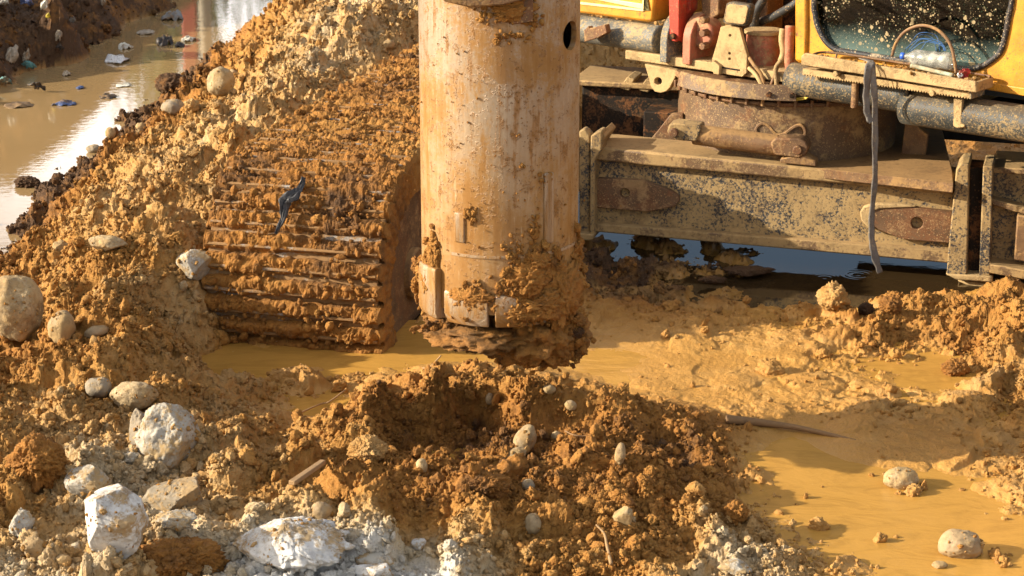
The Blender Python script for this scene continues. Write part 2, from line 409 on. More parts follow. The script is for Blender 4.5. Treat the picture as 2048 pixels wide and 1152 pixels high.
# ------------------------------------------------------------------ terrain control points: (u, v, z, rough, tone)
CPT = [
 (-200,1250,.15,1,1.1),(500,1250,.12,1,1.3),(1000,1250,.1,1,1),(1500,1250,.06,.9,.8),(2250,1250,-.02,.2,.5),
 (0,1130,.15,1,1.3),(250,1120,.16,.9,1.0),(520,1130,.14,.6,1.9),(700,1110,.13,.7,2.0),(900,1130,.1,.8,1.8),(1100,1120,.1,1,.4),(1300,1100,.1,1,.4),(1450,1130,.06,1,1.5),(1650,1110,.02,.6,.7),(1750,1120,-.03,.2,.5),
 (1900,1130,-.03,.03,.5),(2048,1120,-.02,.15,.5),(-100,980,.2,1,.5),(0,980,.2,1,.4),(150,950,.2,1,1.3),(300,1000,.2,.8,1.5),(500,980,.18,1,.7),(700,1000,.2,1,.5),(850,1010,.17,1,.4),(1000,1010,.16,1,.3),(1200,1000,.16,1,.2),(1380,980,.11,1,.3),(1480,980,.03,.7,.5),(1560,1010,-.01,.3,.5),(1640,1010,-.03,.05,.5),(1700,970,-.03,.03,.5),(1800,1010,-.03,.05,.5),(1980,1010,-.01,.2,.6),(2048,960,.035,.7,.7),(2200,980,.08,.9,.7),
 (960,770,0.23,1,.1),(850,770,0.21,1,.2),(720,790,0.18,1,.2),(940,738,0.24,1,.3),(1080,765,0.23,1,.2),(1200,790,0.21,1,.05),(1300,810,0.20,1,.1),(1400,850,.10,1,.1),(1150,880,0.18,1,.0),(1280,900,0.20,1,.0),(1420,910,.09,1,.2),(760,900,0.20,1,.4),(650,920,0.18,1,.5),(900,975,0.21,1,.3),(1040,960,0.18,1,.2),(920,870,0.21,1,.1),
 (1000,715,-.01,.12,.5),(1160,750,.008,.14,.5),(1300,765,.012,.17,.5),(870,720,-.01,.12,.4),(1250,785,.015,.22,.5),
 (600,850,.07,.7,.6),(625,826,-.04,.05,.5),(500,860,.1,.7,.8),(450,800,.14,.9,.8),(350,780,.2,1,.7),(150,780,.24,1,.8),(0,780,.22,1,.6),(0,700,.2,1,.1),(100,720,.22,1,.3),(250,700,.26,1,.6),(380,720,.1,.9,.8),(440,690,.0,.6,.6),(500,712,-.02,.3,.6),(600,735,-.02,.25,.5),(700,745,-.01,.4,.5),(480,745,.03,.7,.7),(600,765,.04,.7,.6),
 (0,560,.1,1,-.1),(40,480,.05,1,-.25),(100,600,.2,1,.4),(120,520,.25,1,.5),(200,600,.32,1,.6),(300,620,.3,1,.6),(395,650,.12,1,.9),(400,540,.35,1,.8),(300,500,.42,1,.6),(200,460,.38,1,.7),(130,430,.25,1,.6),(420,420,.5,1,.8),(330,380,.5,1,.85),(230,360,.35,1,.7),(300,300,.42,1,.8),(430,300,.62,1,.85),(520,240,.68,1,.85),(420,230,.55,1,.9),(350,240,.35,1,.3),(600,150,.74,1,1.0),(500,140,.5,1,.7),(455,115,.22,1,.2),(700,60,.82,1,1.1),(600,50,.45,1,.9),(800,20,.9,1,1.1),(650,-60,.7,1,.9),(900,-60,.9,1,1.0),
 (-80,540,0,.9,-.5),(20,450,0,.9,-.5),(66,396,0,.9,-.5),(120,340,0,.9,-.5),(173,312,0,.9,-.5),(215,285,0,.9,-.5),(252,235,0,.9,-.5),(308,190,-.02,.9,-.5),(375,150,-.04,.8,-.45),(412,115,-.08,.8,-.1),(490,60,-.10,.8,.1),(550,22,-.12,.8,.3),(600,-10,-.12,.8,.4),
 (-100,430,-.2,.4,-.3),(0,370,-.25,.4,-.3),(100,290,-.3,.4,-.3),(200,200,-.3,.4,-.3),(300,120,-.3,.4,-.3),(400,60,-.3,.4,-.3),(480,15,-.3,.4,-.3),(520,-40,-.3,.4,-.3),
 (-60,310,-.15,.4,-.3),(20,245,-.2,.4,-.3),(70,215,-.2,.4,-.3),(-110,245,-.15,.4,-.3),(-160,300,-.12,.4,-.3),(-400,300,-.12,.4,-.3),(-400,420,-.12,.4,-.3),(-320,230,-.06,.4,-.3),(0,192,0,.8,-.65),(60,170,0,.8,-.65),(110,132,0,.8,-.65),(170,98,0,.8,-.65),(250,62,0,.8,-.65),(345,6,0,.8,-.65),(380,-40,0,.8,-.65),
 (0,100,.2,.8,-.65),(0,0,.45,.8,-.65),(100,60,.2,.8,-.65),(100,0,.42,.8,-.65),(200,20,.2,.8,-.65),(270,0,.15,.8,-.65),(-150,150,.2,.8,-.65),(-150,0,.5,.8,-.65),(-320,120,.25,.8,-.65),(-300,-60,.5,.8,-.65),(100,-80,.75,.8,-.65),(250,-80,.45,.8,-.65),
 (1180,600,.05,.5,.2),(1170,545,.03,.8,-.8),(1250,500,.02,.8,-.8),(1330,520,.015,.7,-.8),(1420,505,-.005,.75,-.8),(1500,545,-.012,.7,-.8),(1600,530,-.09,.2,-.8),(1750,540,-.12,.1,-.2),(1880,580,-.09,.2,-.1),(1500,588,-.03,.5,-.8),(1380,570,-.012,.7,-.8),(1700,605,-.02,.4,.2),(1600,600,-.05,.3,.1),  # lowest tones paint shade under the beam into the mud
 (1200,620,.05,.45,.4),(1350,625,.05,.5,.4),(1500,632,.035,.5,.4),(1650,650,.03,.5,.3),(1250,685,.008,.12,.5),(1450,690,.012,.18,.5),(1600,700,.02,.25,.5),(1100,690,.0,.12,.5),
 (1800,620,.07,.85,.45),(1900,640,.10,.9,.4),(2048,650,.14,.9,.4),(1800,690,.04,.8,.4),(1920,700,.04,.9,.4),(1890,730,-.02,.05,.5),(1980,770,.03,.7,.5),(2060,740,.1,.9,.6),(2060,810,.05,.8,.6),(2250,700,.25,1,.5),
 (1450,770,.014,.22,.55),(1600,760,.014,.24,.55),(1750,755,.008,.2,.5),(1400,800,.008,.16,.5),(1600,805,.014,.24,.5),(1800,800,.02,.5,.6),(1930,805,.02,.5,.6),
 (1500,843,.035,.4,.4),(1700,865,.035,.2,.45),(1900,850,.045,.35,.45),(1560,900,-.01,.06,.5),(1750,912,.02,.2,.5),(1950,900,.045,.35,.5),(1850,940,.0,.2,.5),(2060,880,.055,.4,.5),(1750,950,-.01,.1,.5),
 (1000,600,-.01,.15,.4),(900,650,-.01,.15,.3),(1000,500,.0,.4,.2),(1100,480,.0,.5,.0),(1000,400,.0,.4,.0),(1100,350,.0,.4,.0),(900,560,.0,.3,.2),
 (1240,140,.1,.8,.5),(1180,190,.05,.7,.3),(1500,200,.0,.5,.2),(1900,300,.05,.4,.0),(1600,0,.1,.5,.4),(2150,300,.06,.4,.1),(1200,300,.05,.5,.0),(1600,330,.05,.4,.0),(1300,60,.15,.8,.6),(2200,0,.1,.5,.4),(1100,0,.3,.8,.8),(2200,500,.05,.6,.3),
]
WPT = [(-4.6,20,1.6,.8,-.2),(-4.3,21,1.4,.8,-.2),(-4.2,22,1.25,.8,-.2),(-3.95,22,.8,.8,-.2),(-3.5,22,.1,.6,-.2),(-4.7,17.5,.9,.8,-.2),(-6.2,21,2.7,.8,-.2),(-4.5,24,1.6,.8,-.1),(-7.5,24,3.2,.8,-.2),(-2.5,24,-.2,.3,-.2),(-1.6,20,-.2,.3,-.2),(-1.2,22,-.2,.3,-.2),(-5.0,10.5,-.1,.5,-.2),(-6,13,.1,.7,-.2),(1.5,20,.5,.8,.8),(4,20,.3,.8,.5)]   # beyond the frame: x, y, z
_cw = np.array([at_z(u, v, z) for (u, v, z, r, t) in CPT]+[np.array(q[:3]) for q in WPT])
_cv = np.array([(z, r, t) for (u, v, z, r, t) in CPT]+[q[2:] for q in WPT])
def uvp(x, y):
    return np.stack([x/y*3.0, np.log(y)*2.2], -1)
def _phi(d2):
    return .5*d2*np.log(d2+1e-9)
_cq = uvp(_cw[:, 0], _cw[:, 1])
def _solve():
    n = len(_cq)
    d2 = ((_cq[:, None]-_cq[None])**2).sum(-1)
    A = np.zeros((n+3, n+3)); A[:n, :n] = _phi(d2)+np.eye(n)*2e-4
    A[:n, n] = 1; A[:n, n+1:] = _cq; A[n:, :n] = A[:n, n:].T
    b = np.zeros((n+3, 3)); b[:n] = _cv
    return np.linalg.solve(A, b)
_w = _solve()
def tps(x, y):
    q = uvp(x, y).reshape(-1, 2); out = np.zeros((len(q), 3)); n = len(_cq)
    for i in range(0, len(q), 20000):
        d2 = ((q[i:i+20000, None]-_cq[None])**2).sum(-1)
        out[i:i+20000] = _phi(d2)@_w[:n]+_w[n]+q[i:i+20000]@_w[n+1:]
    return out.reshape(x.shape+(3,))

# grid of the one ground sheet: columns in x/y, rows in y; dense where the photo looks
kd = np.concatenate([np.linspace(-.46, -.29, 150)[:-1], np.linspace(-.29, .29, 830), np.linspace(.29, .46, 150)[1:]])
kc = np.concatenate([-np.geomspace(6, .49, 14), kd, np.geomspace(.49, 6, 14)])
th = np.linspace(R(26.6), R(6.6), 840)
yd = H/np.tan(th)
yc = np.concatenate([np.linspace(1.5, yd[0]*.97, 12), yd, np.geomspace(yd[-1]*1.05, 700, 16)])
KX, YY = np.meshgrid(kc, yc)
XX = KX*YY
# coarse lattice of the smooth terrain, then bilinear
kl = np.linspace(-.5, .5, 150); ll = np.linspace(math.log(5.0), math.log(27.0), 120)
KL, LL = np.meshgrid(kl, ll)
LAT = tps(KL*np.exp(LL), np.exp(LL))
def lattice(x, y):
    fy = np.clip((np.log(np.maximum(y, .1))-ll[0])/(ll[1]-ll[0]), 0, len(ll)-1.001)
    fx = np.clip((x/np.maximum(y, .1)-kl[0])/(kl[1]-kl[0]), 0, len(kl)-1.001)
    j = fy.astype(int); i = fx.astype(int); a = (fx-i)[..., None]; b = (fy-j)[..., None]
    return (LAT[j, i]*(1-a)+LAT[j, i+1]*a)*(1-b)+(LAT[j+1, i]*(1-a)+LAT[j+1, i+1]*a)*b

# crawler track footprint
TRA = .25
TXC, TYC, TR, TZ0, TW, TLEN = -.45, 8.75, .54, -.33, .79, 3.3
TB = np.array([math.cos(TRA), -math.sin(TRA)]); TL = np.array([math.sin(TRA), math.cos(TRA)])

HOLLOWS = [(-.17, 6.93, .40, .43, .27), (.30, 6.92, .42, .36, .12)]
def base_height(x, y):
    f = lattice(x, y)
    h, rg, tn = f[..., 0].copy(), np.clip(f[..., 1], 0, 1.05), f[..., 2]
    # far and outer land settles to a low plain
    far = sstep(24, 40, y); out = sstep(.36, .55, np.abs(x/y))
    edge = sstep(.30, .36, np.abs(x/y))*(y < 16); h = h*(1-edge)+np.clip(h, -.35, .45)*edge; rg = rg*(1-edge)+np.maximum(rg, .7)*edge
    left = x < 0
    hf = np.where(left & (x/y < -.2), 2.6, .25)
    h = h*(1-far)+far*hf*0+far*.3
    h = h*(1-out)+out*np.where(left, 3.0*sstep(16, 20, y)+.3, .15)
    # the bored hollow in the spoil heap, and a shallow one right of it
    for hx_, hy_, ra, rb, dp in HOLLOWS:
        q = np.hypot((x-hx_)/ra, (y-hy_)/rb)+.32*perlin(x*4, y*4, x*0+2)
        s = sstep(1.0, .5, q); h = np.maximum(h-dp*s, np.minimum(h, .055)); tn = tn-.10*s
        h = h+.015*np.exp(-((q-1.15)/.22)**2)
    # room for the crawler
    dx, dy = x-TXC, y-TYC
    a = dx*TB[0]+dy*TB[1]; l = dx*TL[0]+dy*TL[1]
    ins = np.minimum(np.minimum(a+TW+.0, -a+.0), np.minimum(l+TR-.02, 4.2-l))
    s = sstep(-.03, .06, ins)
    h = h*(1-s)+np.minimum(h, -.12)*s
    return h, rg, tn

def dome(w, r): return np.clip(1-(w/r)**2, 0, 1)
def detail(x, y, rg):
    wx = x+.06*perlin(x*6, y*6, x*0+3.3)+.02*perlin(x*19, y*19, x*0+6.3); wy = y+.06*perlin(x*6, y*6, x*0+8.1)+.02*perlin(x*19, y*19, x*0+1.3)
    d = .085*fbm(wx*2.6, wy*2.6, x*0+.7, 3)
    w1, v1 = worley(wx*5.5, wy*5.5)
    d = d+np.where(v1 > .55, .105, .012)*dome(w1, .75)*(.4+v1)
    w2, v2 = worley(wx*13+3.7, wy*13)
    d = d+np.where(v2 > .4, .042, .008)*dome(w2, .72)*(.3+v2)
    d = d*(1-.5*np.exp(-(((x-.15)/.8)**2+((y-6.95)/.5)**2)))
    d = d+.030*fbm(wx*12, wy*12, x*0+4.2, 5, .62, True)
    return d*rg**1.25*.85+(.006*fbm(x*9, y*9, x*0+2.2, 3)+.004*fbm(x*30, y*30, x*0, 2))*np.clip(rg*3, .12, 1)-.05*rg**1.25
def grid_normals(X, Y, Z):
    P = np.stack([X, Y, Z], -1)
    n = np.cross(np.gradient(P, axis=1), np.gradient(P, axis=0))
    return n/(np.linalg.norm(n, axis=-1, keepdims=True)+1e-12)

HB, RG, TN = base_height(XX, YY)
DT = detail(XX, YY, RG)
ZZ = HB+DT
near = sstep(30, 22, YY)
ZZ = HB+DT*(.2+.8*near)
DXg = np.hypot(np.gradient(XX, axis=1), 1e-6); DYg = np.abs(np.gradient(YY, axis=0))+1e-6
for _ in range(14):
    sl = np.hypot(np.gradient(ZZ, axis=1)/np.maximum(DXg, .004), np.gradient(ZZ, axis=0)/DYg)
    av = ZZ.copy(); av[1:-1, 1:-1] = .25*(ZZ[:-2, 1:-1]+ZZ[2:, 1:-1]+ZZ[1:-1, :-2]+ZZ[1:-1, 2:])
    ZZ = ZZ+sstep(1.1, 2.4, sl)*(av-ZZ)
NRM = grid_normals(XX, YY, ZZ); NRM *= np.sign(NRM[..., 2:3])
amp_ = RG**1.3*near*np.clip(YY/8, .7, 2.0)
rid = lambda f, o, g, k: fbm(XX*f+k, YY*f, ZZ*f*1.1, o, g, True)
dn = amp_*(.022*rid(15, 5, .62, 3)+.020*rid(36, 3, .65, 7)+.006*rid(85, 2, .6, 11)-.010)
lat = .012*amp_
P_ = np.stack([XX, YY, ZZ], -1)+NRM*dn[..., None]
P_[..., 0] += lat*perlin(XX*15, YY*15, ZZ*22)+.5*lat*perlin(XX*42, YY*42, ZZ*52)
P_[..., 1] += lat*perlin(XX*15+50, YY*15, ZZ*22)+.5*lat*perlin(XX*42+50, YY*42, ZZ*52)
V = P_; ZZ = P_[..., 2].copy()
me = grid_mesh('ground', V, len(kc), len(yc))
WET = np.clip(1-RG*1.9, 0, 1)
WET = np.maximum(WET, .75*sstep(.05, -.005, ZZ)*(RG < .75))
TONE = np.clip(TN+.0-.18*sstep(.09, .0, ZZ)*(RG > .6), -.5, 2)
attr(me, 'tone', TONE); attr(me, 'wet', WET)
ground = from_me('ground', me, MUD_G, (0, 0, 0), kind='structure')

def gsample(A, x, y):
    x = np.asarray(x, float); y = np.asarray(y, float)
    i = np.clip(np.searchsorted(kc, x/y)-1, 0, len(kc)-2); j = np.clip(np.searchsorted(yc, y)-1, 0, len(yc)-2)
    a = np.clip((x/y-kc[i])/(kc[i+1]-kc[i]), 0, 1); b = np.clip((y-yc[j])/(yc[j+1]-yc[j]), 0, 1)
    return (A[j, i]*(1-a)+A[j, i+1]*a)*(1-b)+(A[j+1, i]*(1-a)+A[j+1, i+1]*a)*b
def ghit(u, v, smooth=False):
    """where the ray of a photo pixel meets the ground (or the water)"""
    d = ray(u, v); A = HB if smooth else ZZ
    ys = np.linspace(5.5, 26, 4000)
    p = CAMP+d[None]*(ys/d[1])[:, None]
    h = np.maximum(gsample(A, p[:, 0], p[:, 1]), 0)
    k = np.argmax(p[:, 2] <= h)
    return Vector(p[k])

# ------------------------------------------------------------------ water
def water_material(name, c1, c2, rough, ripple, ior=1.33, spec=.5, rings=None, swirl=False):
    m = M(name); pos = m.n('NewGeometry')
    n = m.noise(pos, .9, 3, .5, .6)
    n2 = m.noise(m.n('VectorMath', {0: pos, 1: (9, 30, 1)}, operation='MULTIPLY'), 1.0, 3, .5)
    h = m.math('ADD', m.math('MULTIPLY', n2, .6), m.noise(pos, 14, 2))
    nb = m.bump(h, ripple, .004)
    for (rx, ry, rr) in (rings or []):
        d = m.n('VectorMath', {0: pos, 1: (rx, ry, 0.0)}, operation='DISTANCE', out=1)
        wv = m.math('SINE', m.math('MULTIPLY', d, 230.0))
        fall = m.math('SUBTRACT', 1.0, m.ss(d, rr*.4, rr))
        nb = m.bump(m.math('MULTIPLY', wv, fall), .10, .002, nb)
    cb = m.mix(n, c1, c2)
    if swirl:
        sw = m.noise(m.n('VectorMath', {0: pos, 1: (2.2, 5.5, 1)}, operation='MULTIPLY'), 1.3, 6, .62, 2.2)
        cb = m.mix(m.math('MULTIPLY', m.ss(sw, .44, .66), .4), cb, tuple(x*.66 for x in c1))
        foam = m.ss(m.noise(pos, 34, 4, .7), .685, .72)
        cb = m.mix(m.math('MULTIPLY', foam, .45), cb, (.60, .42, .20))
        nb = m.bump(m.math('ADD', sw, m.math('MULTIPLY', m.noise(pos, 26, 4, .6, .8), .35)), .16, .02, nb)
    m.set(Base_Color=cb, Roughness=rough, IOR=ior, Specular_IOR_Level=spec, Normal=nb)
    return m.m
RING = at_z(1716, 541, 0)
RING2 = at_z(1650, 547, 0)
pool_m = water_material('slurry_water', (.40, .205, .042), (.50, .27, .058), .13, .18, swirl=True)
canal_m = water_material('canal_water', (.26, .165, .07), (.33, .215, .095), .03, .10, 1.45)
def sheet(name, poly, mat, z, **k):
    bm = bmesh.new(); bm.faces.new([bm.verts.new((x, y, z)) for x, y in poly])
    return from_bm(name, bm, mat, None, False, **k)
split = [at_z(-900, 700, 0), at_z(150, 480, 0), at_z(420, 230, 0), at_z(800, 40, 0)]
sp = [(p[0], p[1]) for p in split]
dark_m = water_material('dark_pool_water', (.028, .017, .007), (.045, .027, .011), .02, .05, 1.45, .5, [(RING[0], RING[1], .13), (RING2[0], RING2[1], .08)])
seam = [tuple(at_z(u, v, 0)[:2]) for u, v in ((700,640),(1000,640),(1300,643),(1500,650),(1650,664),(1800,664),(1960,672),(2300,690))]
sheet('slurry_pool', [(-2.2, 5.0), (7, 5.0), (7, seam[-1][1])]+seam[::-1]+[(-1.15, 8.5), (-2.2, 7.6)], pool_m, 0.0, kind='structure')
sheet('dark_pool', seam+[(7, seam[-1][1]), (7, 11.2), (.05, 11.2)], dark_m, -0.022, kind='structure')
sheet('canal_water', [sp[0], sp[1], sp[2], sp[3], (6, 60), (-30, 60), (-30, 8)], canal_m, -0.002, kind='structure')

# ------------------------------------------------------------------ clods: prototypes and scatter
def ico(sub):
    bm = bmesh.new(); bmesh.ops.create_icosphere(bm, subdivisions=sub, radius=1)
    return bm
def lump(seed, sub=4, amp=.42, ang=0.0, squash=(1, 1, .8), freq=1.1, bil=.3, fine=0.0, asp=(1, 1, 1), rgh=.07):
    bm = ico(sub); bm.verts.ensure_lookup_table()
    P = np.array([v.co for v in bm.verts]); P1_ = P; P = P*np.array(asp); o = seed*7.31
    d = 1+amp*fbm(P[:, 0]*freq+o, P[:, 1]*freq+o*.7, P[:, 2]*freq+o*.3, 3)
    d = d+bil*fbm(P[:, 0]*2.7+o, P[:, 1]*2.7, P[:, 2]*2.7+o, 4, .62, True)
    if fine: d = d-fine*fbm(P[:, 0]*5.5+o, P[:, 1]*5.5, P[:, 2]*5.5+o, 3, .65, True)
    Q = P1_*d[:, None]
    if ang:                                   # planar cuts make it angular
        r = np.random.default_rng(seed)
        for k in range(11):
            n = r.normal(size=3); n /= np.linalg.norm(n); c = .58+.3*r.random()
            over = np.maximum(Q@n-c, 0)
            Q = Q-n[None]*over[:, None]*ang
        Q = Q*(1+rgh*fbm(P[:, 0]*5+o, P[:, 1]*5, P[:, 2]*5, 4, .65)-.7*rgh*fbm(Q[:, 0]*3+o, Q[:, 1]*3, Q[:, 2]*3+o, 4, .6, True))[:, None]
    Q = Q*np.array(squash)
    for v, q in zip(bm.verts, Q): v.co = q
    return bm
PROTO = bpy.data.collections.new('clod_shapes')
for k in range(12):
    me = bpy.data.meshes.new('clod')
    bm = lump(k+1, 4, .6, .75 if k % 2 == 0 else 0, (1, .75+.25*random.random(), .7), 1.5, .38, .30)
    bm.to_mesh(me); bm.free()
    me.polygons.foreach_set('use_smooth', [True]*len(me.polygons))
    me.materials.append(MUD_I)
    PROTO.objects.link(bpy.data.objects.new('clod', me))

def scatter_tree():
    g = bpy.data.node_groups.new('scatter', 'GeometryNodeTree')
    g.interface.new_socket('Geometry', in_out='INPUT', socket_type='NodeSocketGeometry')
    g.interface.new_socket('Geometry', in_out='OUTPUT', socket_type='NodeSocketGeometry')
    N = g.nodes; L = g.links
    gi = N.new('NodeGroupInput'); go = N.new('NodeGroupOutput')
    ci = N.new('GeometryNodeCollectionInfo'); ci.inputs['Collection'].default_value = PROTO
    ci.inputs['Separate Children'].default_value = True; ci.inputs['Reset Children'].default_value = True
    ip = N.new('GeometryNodeInstanceOnPoints'); ip.inputs['Pick Instance'].default_value = True
    def na(name, dt):
        n = N.new('GeometryNodeInputNamedAttribute'); n.data_type = dt; n.inputs['Name'].default_value = name
        return n.outputs['Attribute']
    L.new(gi.outputs[0], ip.inputs['Points']); L.new(ci.outputs[0], ip.inputs['Instance'])
    L.new(na('pick', 'INT'), ip.inputs['Instance Index'])
    L.new(na('turn', 'FLOAT_VECTOR'), ip.inputs['Rotation']); L.new(na('size', 'FLOAT_VECTOR'), ip.inputs['Scale'])
    L.new(ip.outputs[0], go.inputs[0])
    return g
SCAT = scatter_tree()
def scatter(name, pts, size, tone, wet, parent=None, org=(0, 0, 0), rng=RNG, **k):
    pts = np.asarray(pts, float); n = len(pts)
    me = bpy.data.meshes.new(name); me.vertices.add(n)
    me.vertices.foreach_set('co', (pts-np.array(org)).astype(np.float32).ravel())
    attr(me, 'tone', tone); attr(me, 'wet', wet)
    a = me.attributes.new('pick', 'INT', 'POINT'); a.data.foreach_set('value', rng.integers(0, 12, n).astype(np.int32))
    a = me.attributes.new('turn', 'FLOAT_VECTOR', 'POINT'); a.data.foreach_set('vector', (rng.random((n, 3))*6.28).astype(np.float32).ravel())
    s3 = size[:, None]*(.75+.5*rng.random((n, 3)))
    a = me.attributes.new('size', 'FLOAT_VECTOR', 'POINT'); a.data.foreach_set('vector', s3.astype(np.float32).ravel())
    o = bpy.data.objects.new(name, me); place(o, org, parent)
    md = o.modifiers.new('scatter', 'NODES'); md.node_group = SCAT
    return props(o, kind='stuff', **k)

n0 = 420000
tv = RNG.uniform(R(7.6), R(26.4), n0); cy_ = H/np.tan(tv); cx_ = RNG.uniform(-.44, .44, n0)*cy_
rgv = gsample(RG, cx_, cy_); zv = gsample(ZZ, cx_, cy_)
cl = fbm(cx_*3.2, cy_*3.2, cx_*0+5.5, 3)
ok = (RNG.random(n0) < np.clip(rgv, 0, 1)**2.2*(.45+1.2*cl)) & (zv > -.02)
dxx, dyy = cx_-TXC, cy_-TYC
al = dxx*TB[0]+dyy*TB[1]; tl = dxx*TL[0]+dyy*TL[1]
ok &= ~((al > -TW-.01) & (al < .02) & (tl > -TR) & (tl < 4))
cx_, cy_, zv, rgv = cx_[ok], cy_[ok], zv[ok], rgv[ok]
sz = .0042*(1-RNG.random(len(cx_)))**(-.42); sz = np.where(sz > .022, .022*(sz/.022)**.4, sz)*(.6+.05*cy_)
tn_ = gsample(TONE, cx_, cy_)+RNG.normal(-.05, .13, len(cx_)); wt_ = gsample(WET, cx_, cy_)*.55
print('clods', len(cx_))
nf = 2600
fu, fv = RNG.uniform(1150, 2150, nf), RNG.uniform(590, 1130, nf)
fp = np.array([at_z(a_, b_, .02) for a_, b_ in zip(fu, fv)])
fz = gsample(ZZ, fp[:, 0], fp[:, 1]); fr = gsample(RG, fp[:, 0], fp[:, 1])
fz = np.maximum(fz, -.002)
fk = (fr < .6) & (fv > 640) & (RNG.random(nf) < -.10+1.5*fbm(fp[:, 0]*2.6, fp[:, 1]*2.6, fp[:, 0]*0+9, 3))
fp, fz = fp[fk], fz[fk]; fs = np.minimum(.007*(1-RNG.random(len(fp)))**(-.45), .034)
cx_ = np.r_[cx_, fp[:, 0]]; cy_ = np.r_[cy_, fp[:, 1]]; zv = np.r_[zv, fz-fs*.1]; sz = np.r_[sz, fs]
tn_ = np.r_[tn_, RNG.normal(.42, .12, len(fp))]; wt_ = np.r_[wt_, np.full(len(fp), .35)]
scatter('earth_clods', np.stack([cx_, cy_, zv+sz*.25], -1), sz, tn_, wt_, label='loose crumbs and clods of orange and tan clay over the ground')

# ================================================================== the drilling rig
FB = Frame(.4, 9.9, .28)            # plane of the front cross beam
FU = Frame(1.418, 9.75, R(40))      # front plane of the slewed upper structure
DZ = -.28
RIGO = (1.44, 10.3, 0)
rig = empty('drilling_rig', RIGO, label='mud splashed yellow drilling rig standing on crawler tracks in slurry', cat='drilling rig')

# ---- crawler track: shoes round the loop, mud crust, idler
trk = empty('crawler_track', (TXC, TYC, 0), rig)
def loop(s):
    """s along the loop from the lowest front point; returns (forward offset l, z, normal l, normal z)"""
    s = np.asarray(s, float); q = math.pi*TR
    th_ = np.clip(s/TR, 0, math.pi)-math.pi/2
    over = np.maximum(s-q, 0); und = np.minimum(s, 0)
    l = -np.cos(th_)*TR+over-und; z = np.sin(th_)*TR+TZ0+TR
    return l, z, -np.cos(th_), np.sin(th_)
def tpt(a, l, z):
    return np.stack([TXC+TB[0]*a+TL[0]*l, TYC+TB[1]*a+TL[1]*l, z], -1)
PIT = .1914
for k in range(-1, 27):
    s0 = (k+.5)*PIT
    l, z, nl, nz = [float(q) for q in loop(s0-.02)]
    # one shoe: plate with two grouser bars and overlapping lip
    sec = [(-.09, -.030), (.088, -.030), (.088, -.012), (.062, -.012), (.056, .022), (.044, .022), (.038, -.012), (-.034, -.012), (-.040, .022), (-.052, .022), (-.058, -.012), (-.09, -.012)]
    tl_, tz_ = -nz, nl          # tangent direction along rising s
    tl_, tz_ = (nz, -nl)
    pts = []
    for (ds, dn) in sec:
        pts.append(Vector(tpt(np.array(-TW), np.array(l+tl_*ds+nl*dn), np.array(z+tz_*ds+nz*dn))))
    bm = bm_prism(pts, (TB[0]*TW, TB[1]*TW, 0))
    from_bm('track_shoe', bm, MAT['shoe'], trk, 'auto', .003)

nS, nA = 620, 330
ss_ = np.linspace(-.25, math.pi*TR+3.3, nS)
aw = np.linspace(-TW-.012, .012, nA-24)
depth_in = np.linspace(.15, .0, 12)
aa = np.concatenate([np.full(12, -TW-.012), aw, np.full(12, .012)])
drop = np.concatenate([depth_in, np.zeros(nA-24), depth_in[::-1]])
AA, SS = np.meshgrid(aa, ss_); DR = np.broadcast_to(drop, AA.shape)
l, z, nl, nz = loop(SS)
P0 = tpt(AA, l+nl*(-DR), z+nz*(-DR))
wob = .05*perlin(AA*4, SS*2, AA*0+9)
fr0 = (SS/(PIT/2)+.187+wob) % 1
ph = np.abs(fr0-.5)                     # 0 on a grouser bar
gp_ = np.abs((fr0-.22+.5) % 1-.5)       # 0 in the gap below the bar
x_, y_, z_ = P0[..., 0], P0[..., 1], P0[..., 2]
front = np.maximum(sstep(math.pi*TR*1.1, math.pi*TR*.6, SS), .42)
thick = .022+.018*fbm(AA*4, SS*7, AA*0+1.5, 3)
w1, v1 = worley(AA*8+.5*perlin(AA*9, SS*9, AA*0), SS*15+.5*perlin(AA*9+4, SS*9, AA*0))
thick = thick+np.where(v1 > .55, .022, .004)*dome(w1, .75)
thick = thick+.020*fbm(AA*17, SS*24, AA*0+.3, 5, .66, True)+.008*fbm(AA*60, SS*70, AA*0+.3, 3, .6, True)
patch = sstep(.05, .45, perlin(AA*4.5, SS*3.2, AA*0+7))
thick = thick-np.exp(-(ph/.10)**2)*(.008+.024*patch*(1-.6*front))
thick = thick-np.exp(-(gp_/.12)**2)*front*(.040+.055*sstep(-.35, .2, perlin(AA*2.5, SS*3, AA*0+17)))
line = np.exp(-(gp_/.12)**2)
side = DR > .001
thick = np.where(side, .022*fbm(x_*14, y_*14, z_*14, 5, .62, True), thick)
dirv = np.stack([TL[0]*nl, TL[1]*nl, nz], -1)
sd = np.where(AA > -.3, 1.0, -1.0)[..., None]*np.array([TB[0], TB[1], 0])
P1 = P0+np.where(side[..., None], sd*(thick+.012)[..., None], dirv*thick[..., None])
P1 = P1+np.where(side[..., None], 0, 1)*(.010*np.stack([perlin(x_*25, y_*25, z_*25), perlin(x_*25+9, y_*25, z_*25), perlin(x_*25, y_*25+5, z_*25)], -1))
me = grid_mesh('mud_crust', P1-np.array([TXC, TYC, 0]), nA, nS)
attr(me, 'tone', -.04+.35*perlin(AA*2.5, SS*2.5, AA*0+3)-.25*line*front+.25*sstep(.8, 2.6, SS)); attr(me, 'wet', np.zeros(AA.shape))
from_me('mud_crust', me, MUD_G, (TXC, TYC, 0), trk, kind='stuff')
k = 9000
sA = RNG.uniform(-TW, 0, k); sS = RNG.uniform(-.1, math.pi*TR+3.0, k)
sel = RNG.random(k) < .35+.9*perlin(sA*6, sS*6, sA*0+2)
sA, sS = sA[sel], sS[sel]
l, z, nl, nz = loop(sS)
off = .028
sz = np.minimum(.0045*(1-RNG.random(len(sA)))**(-.5), .024)
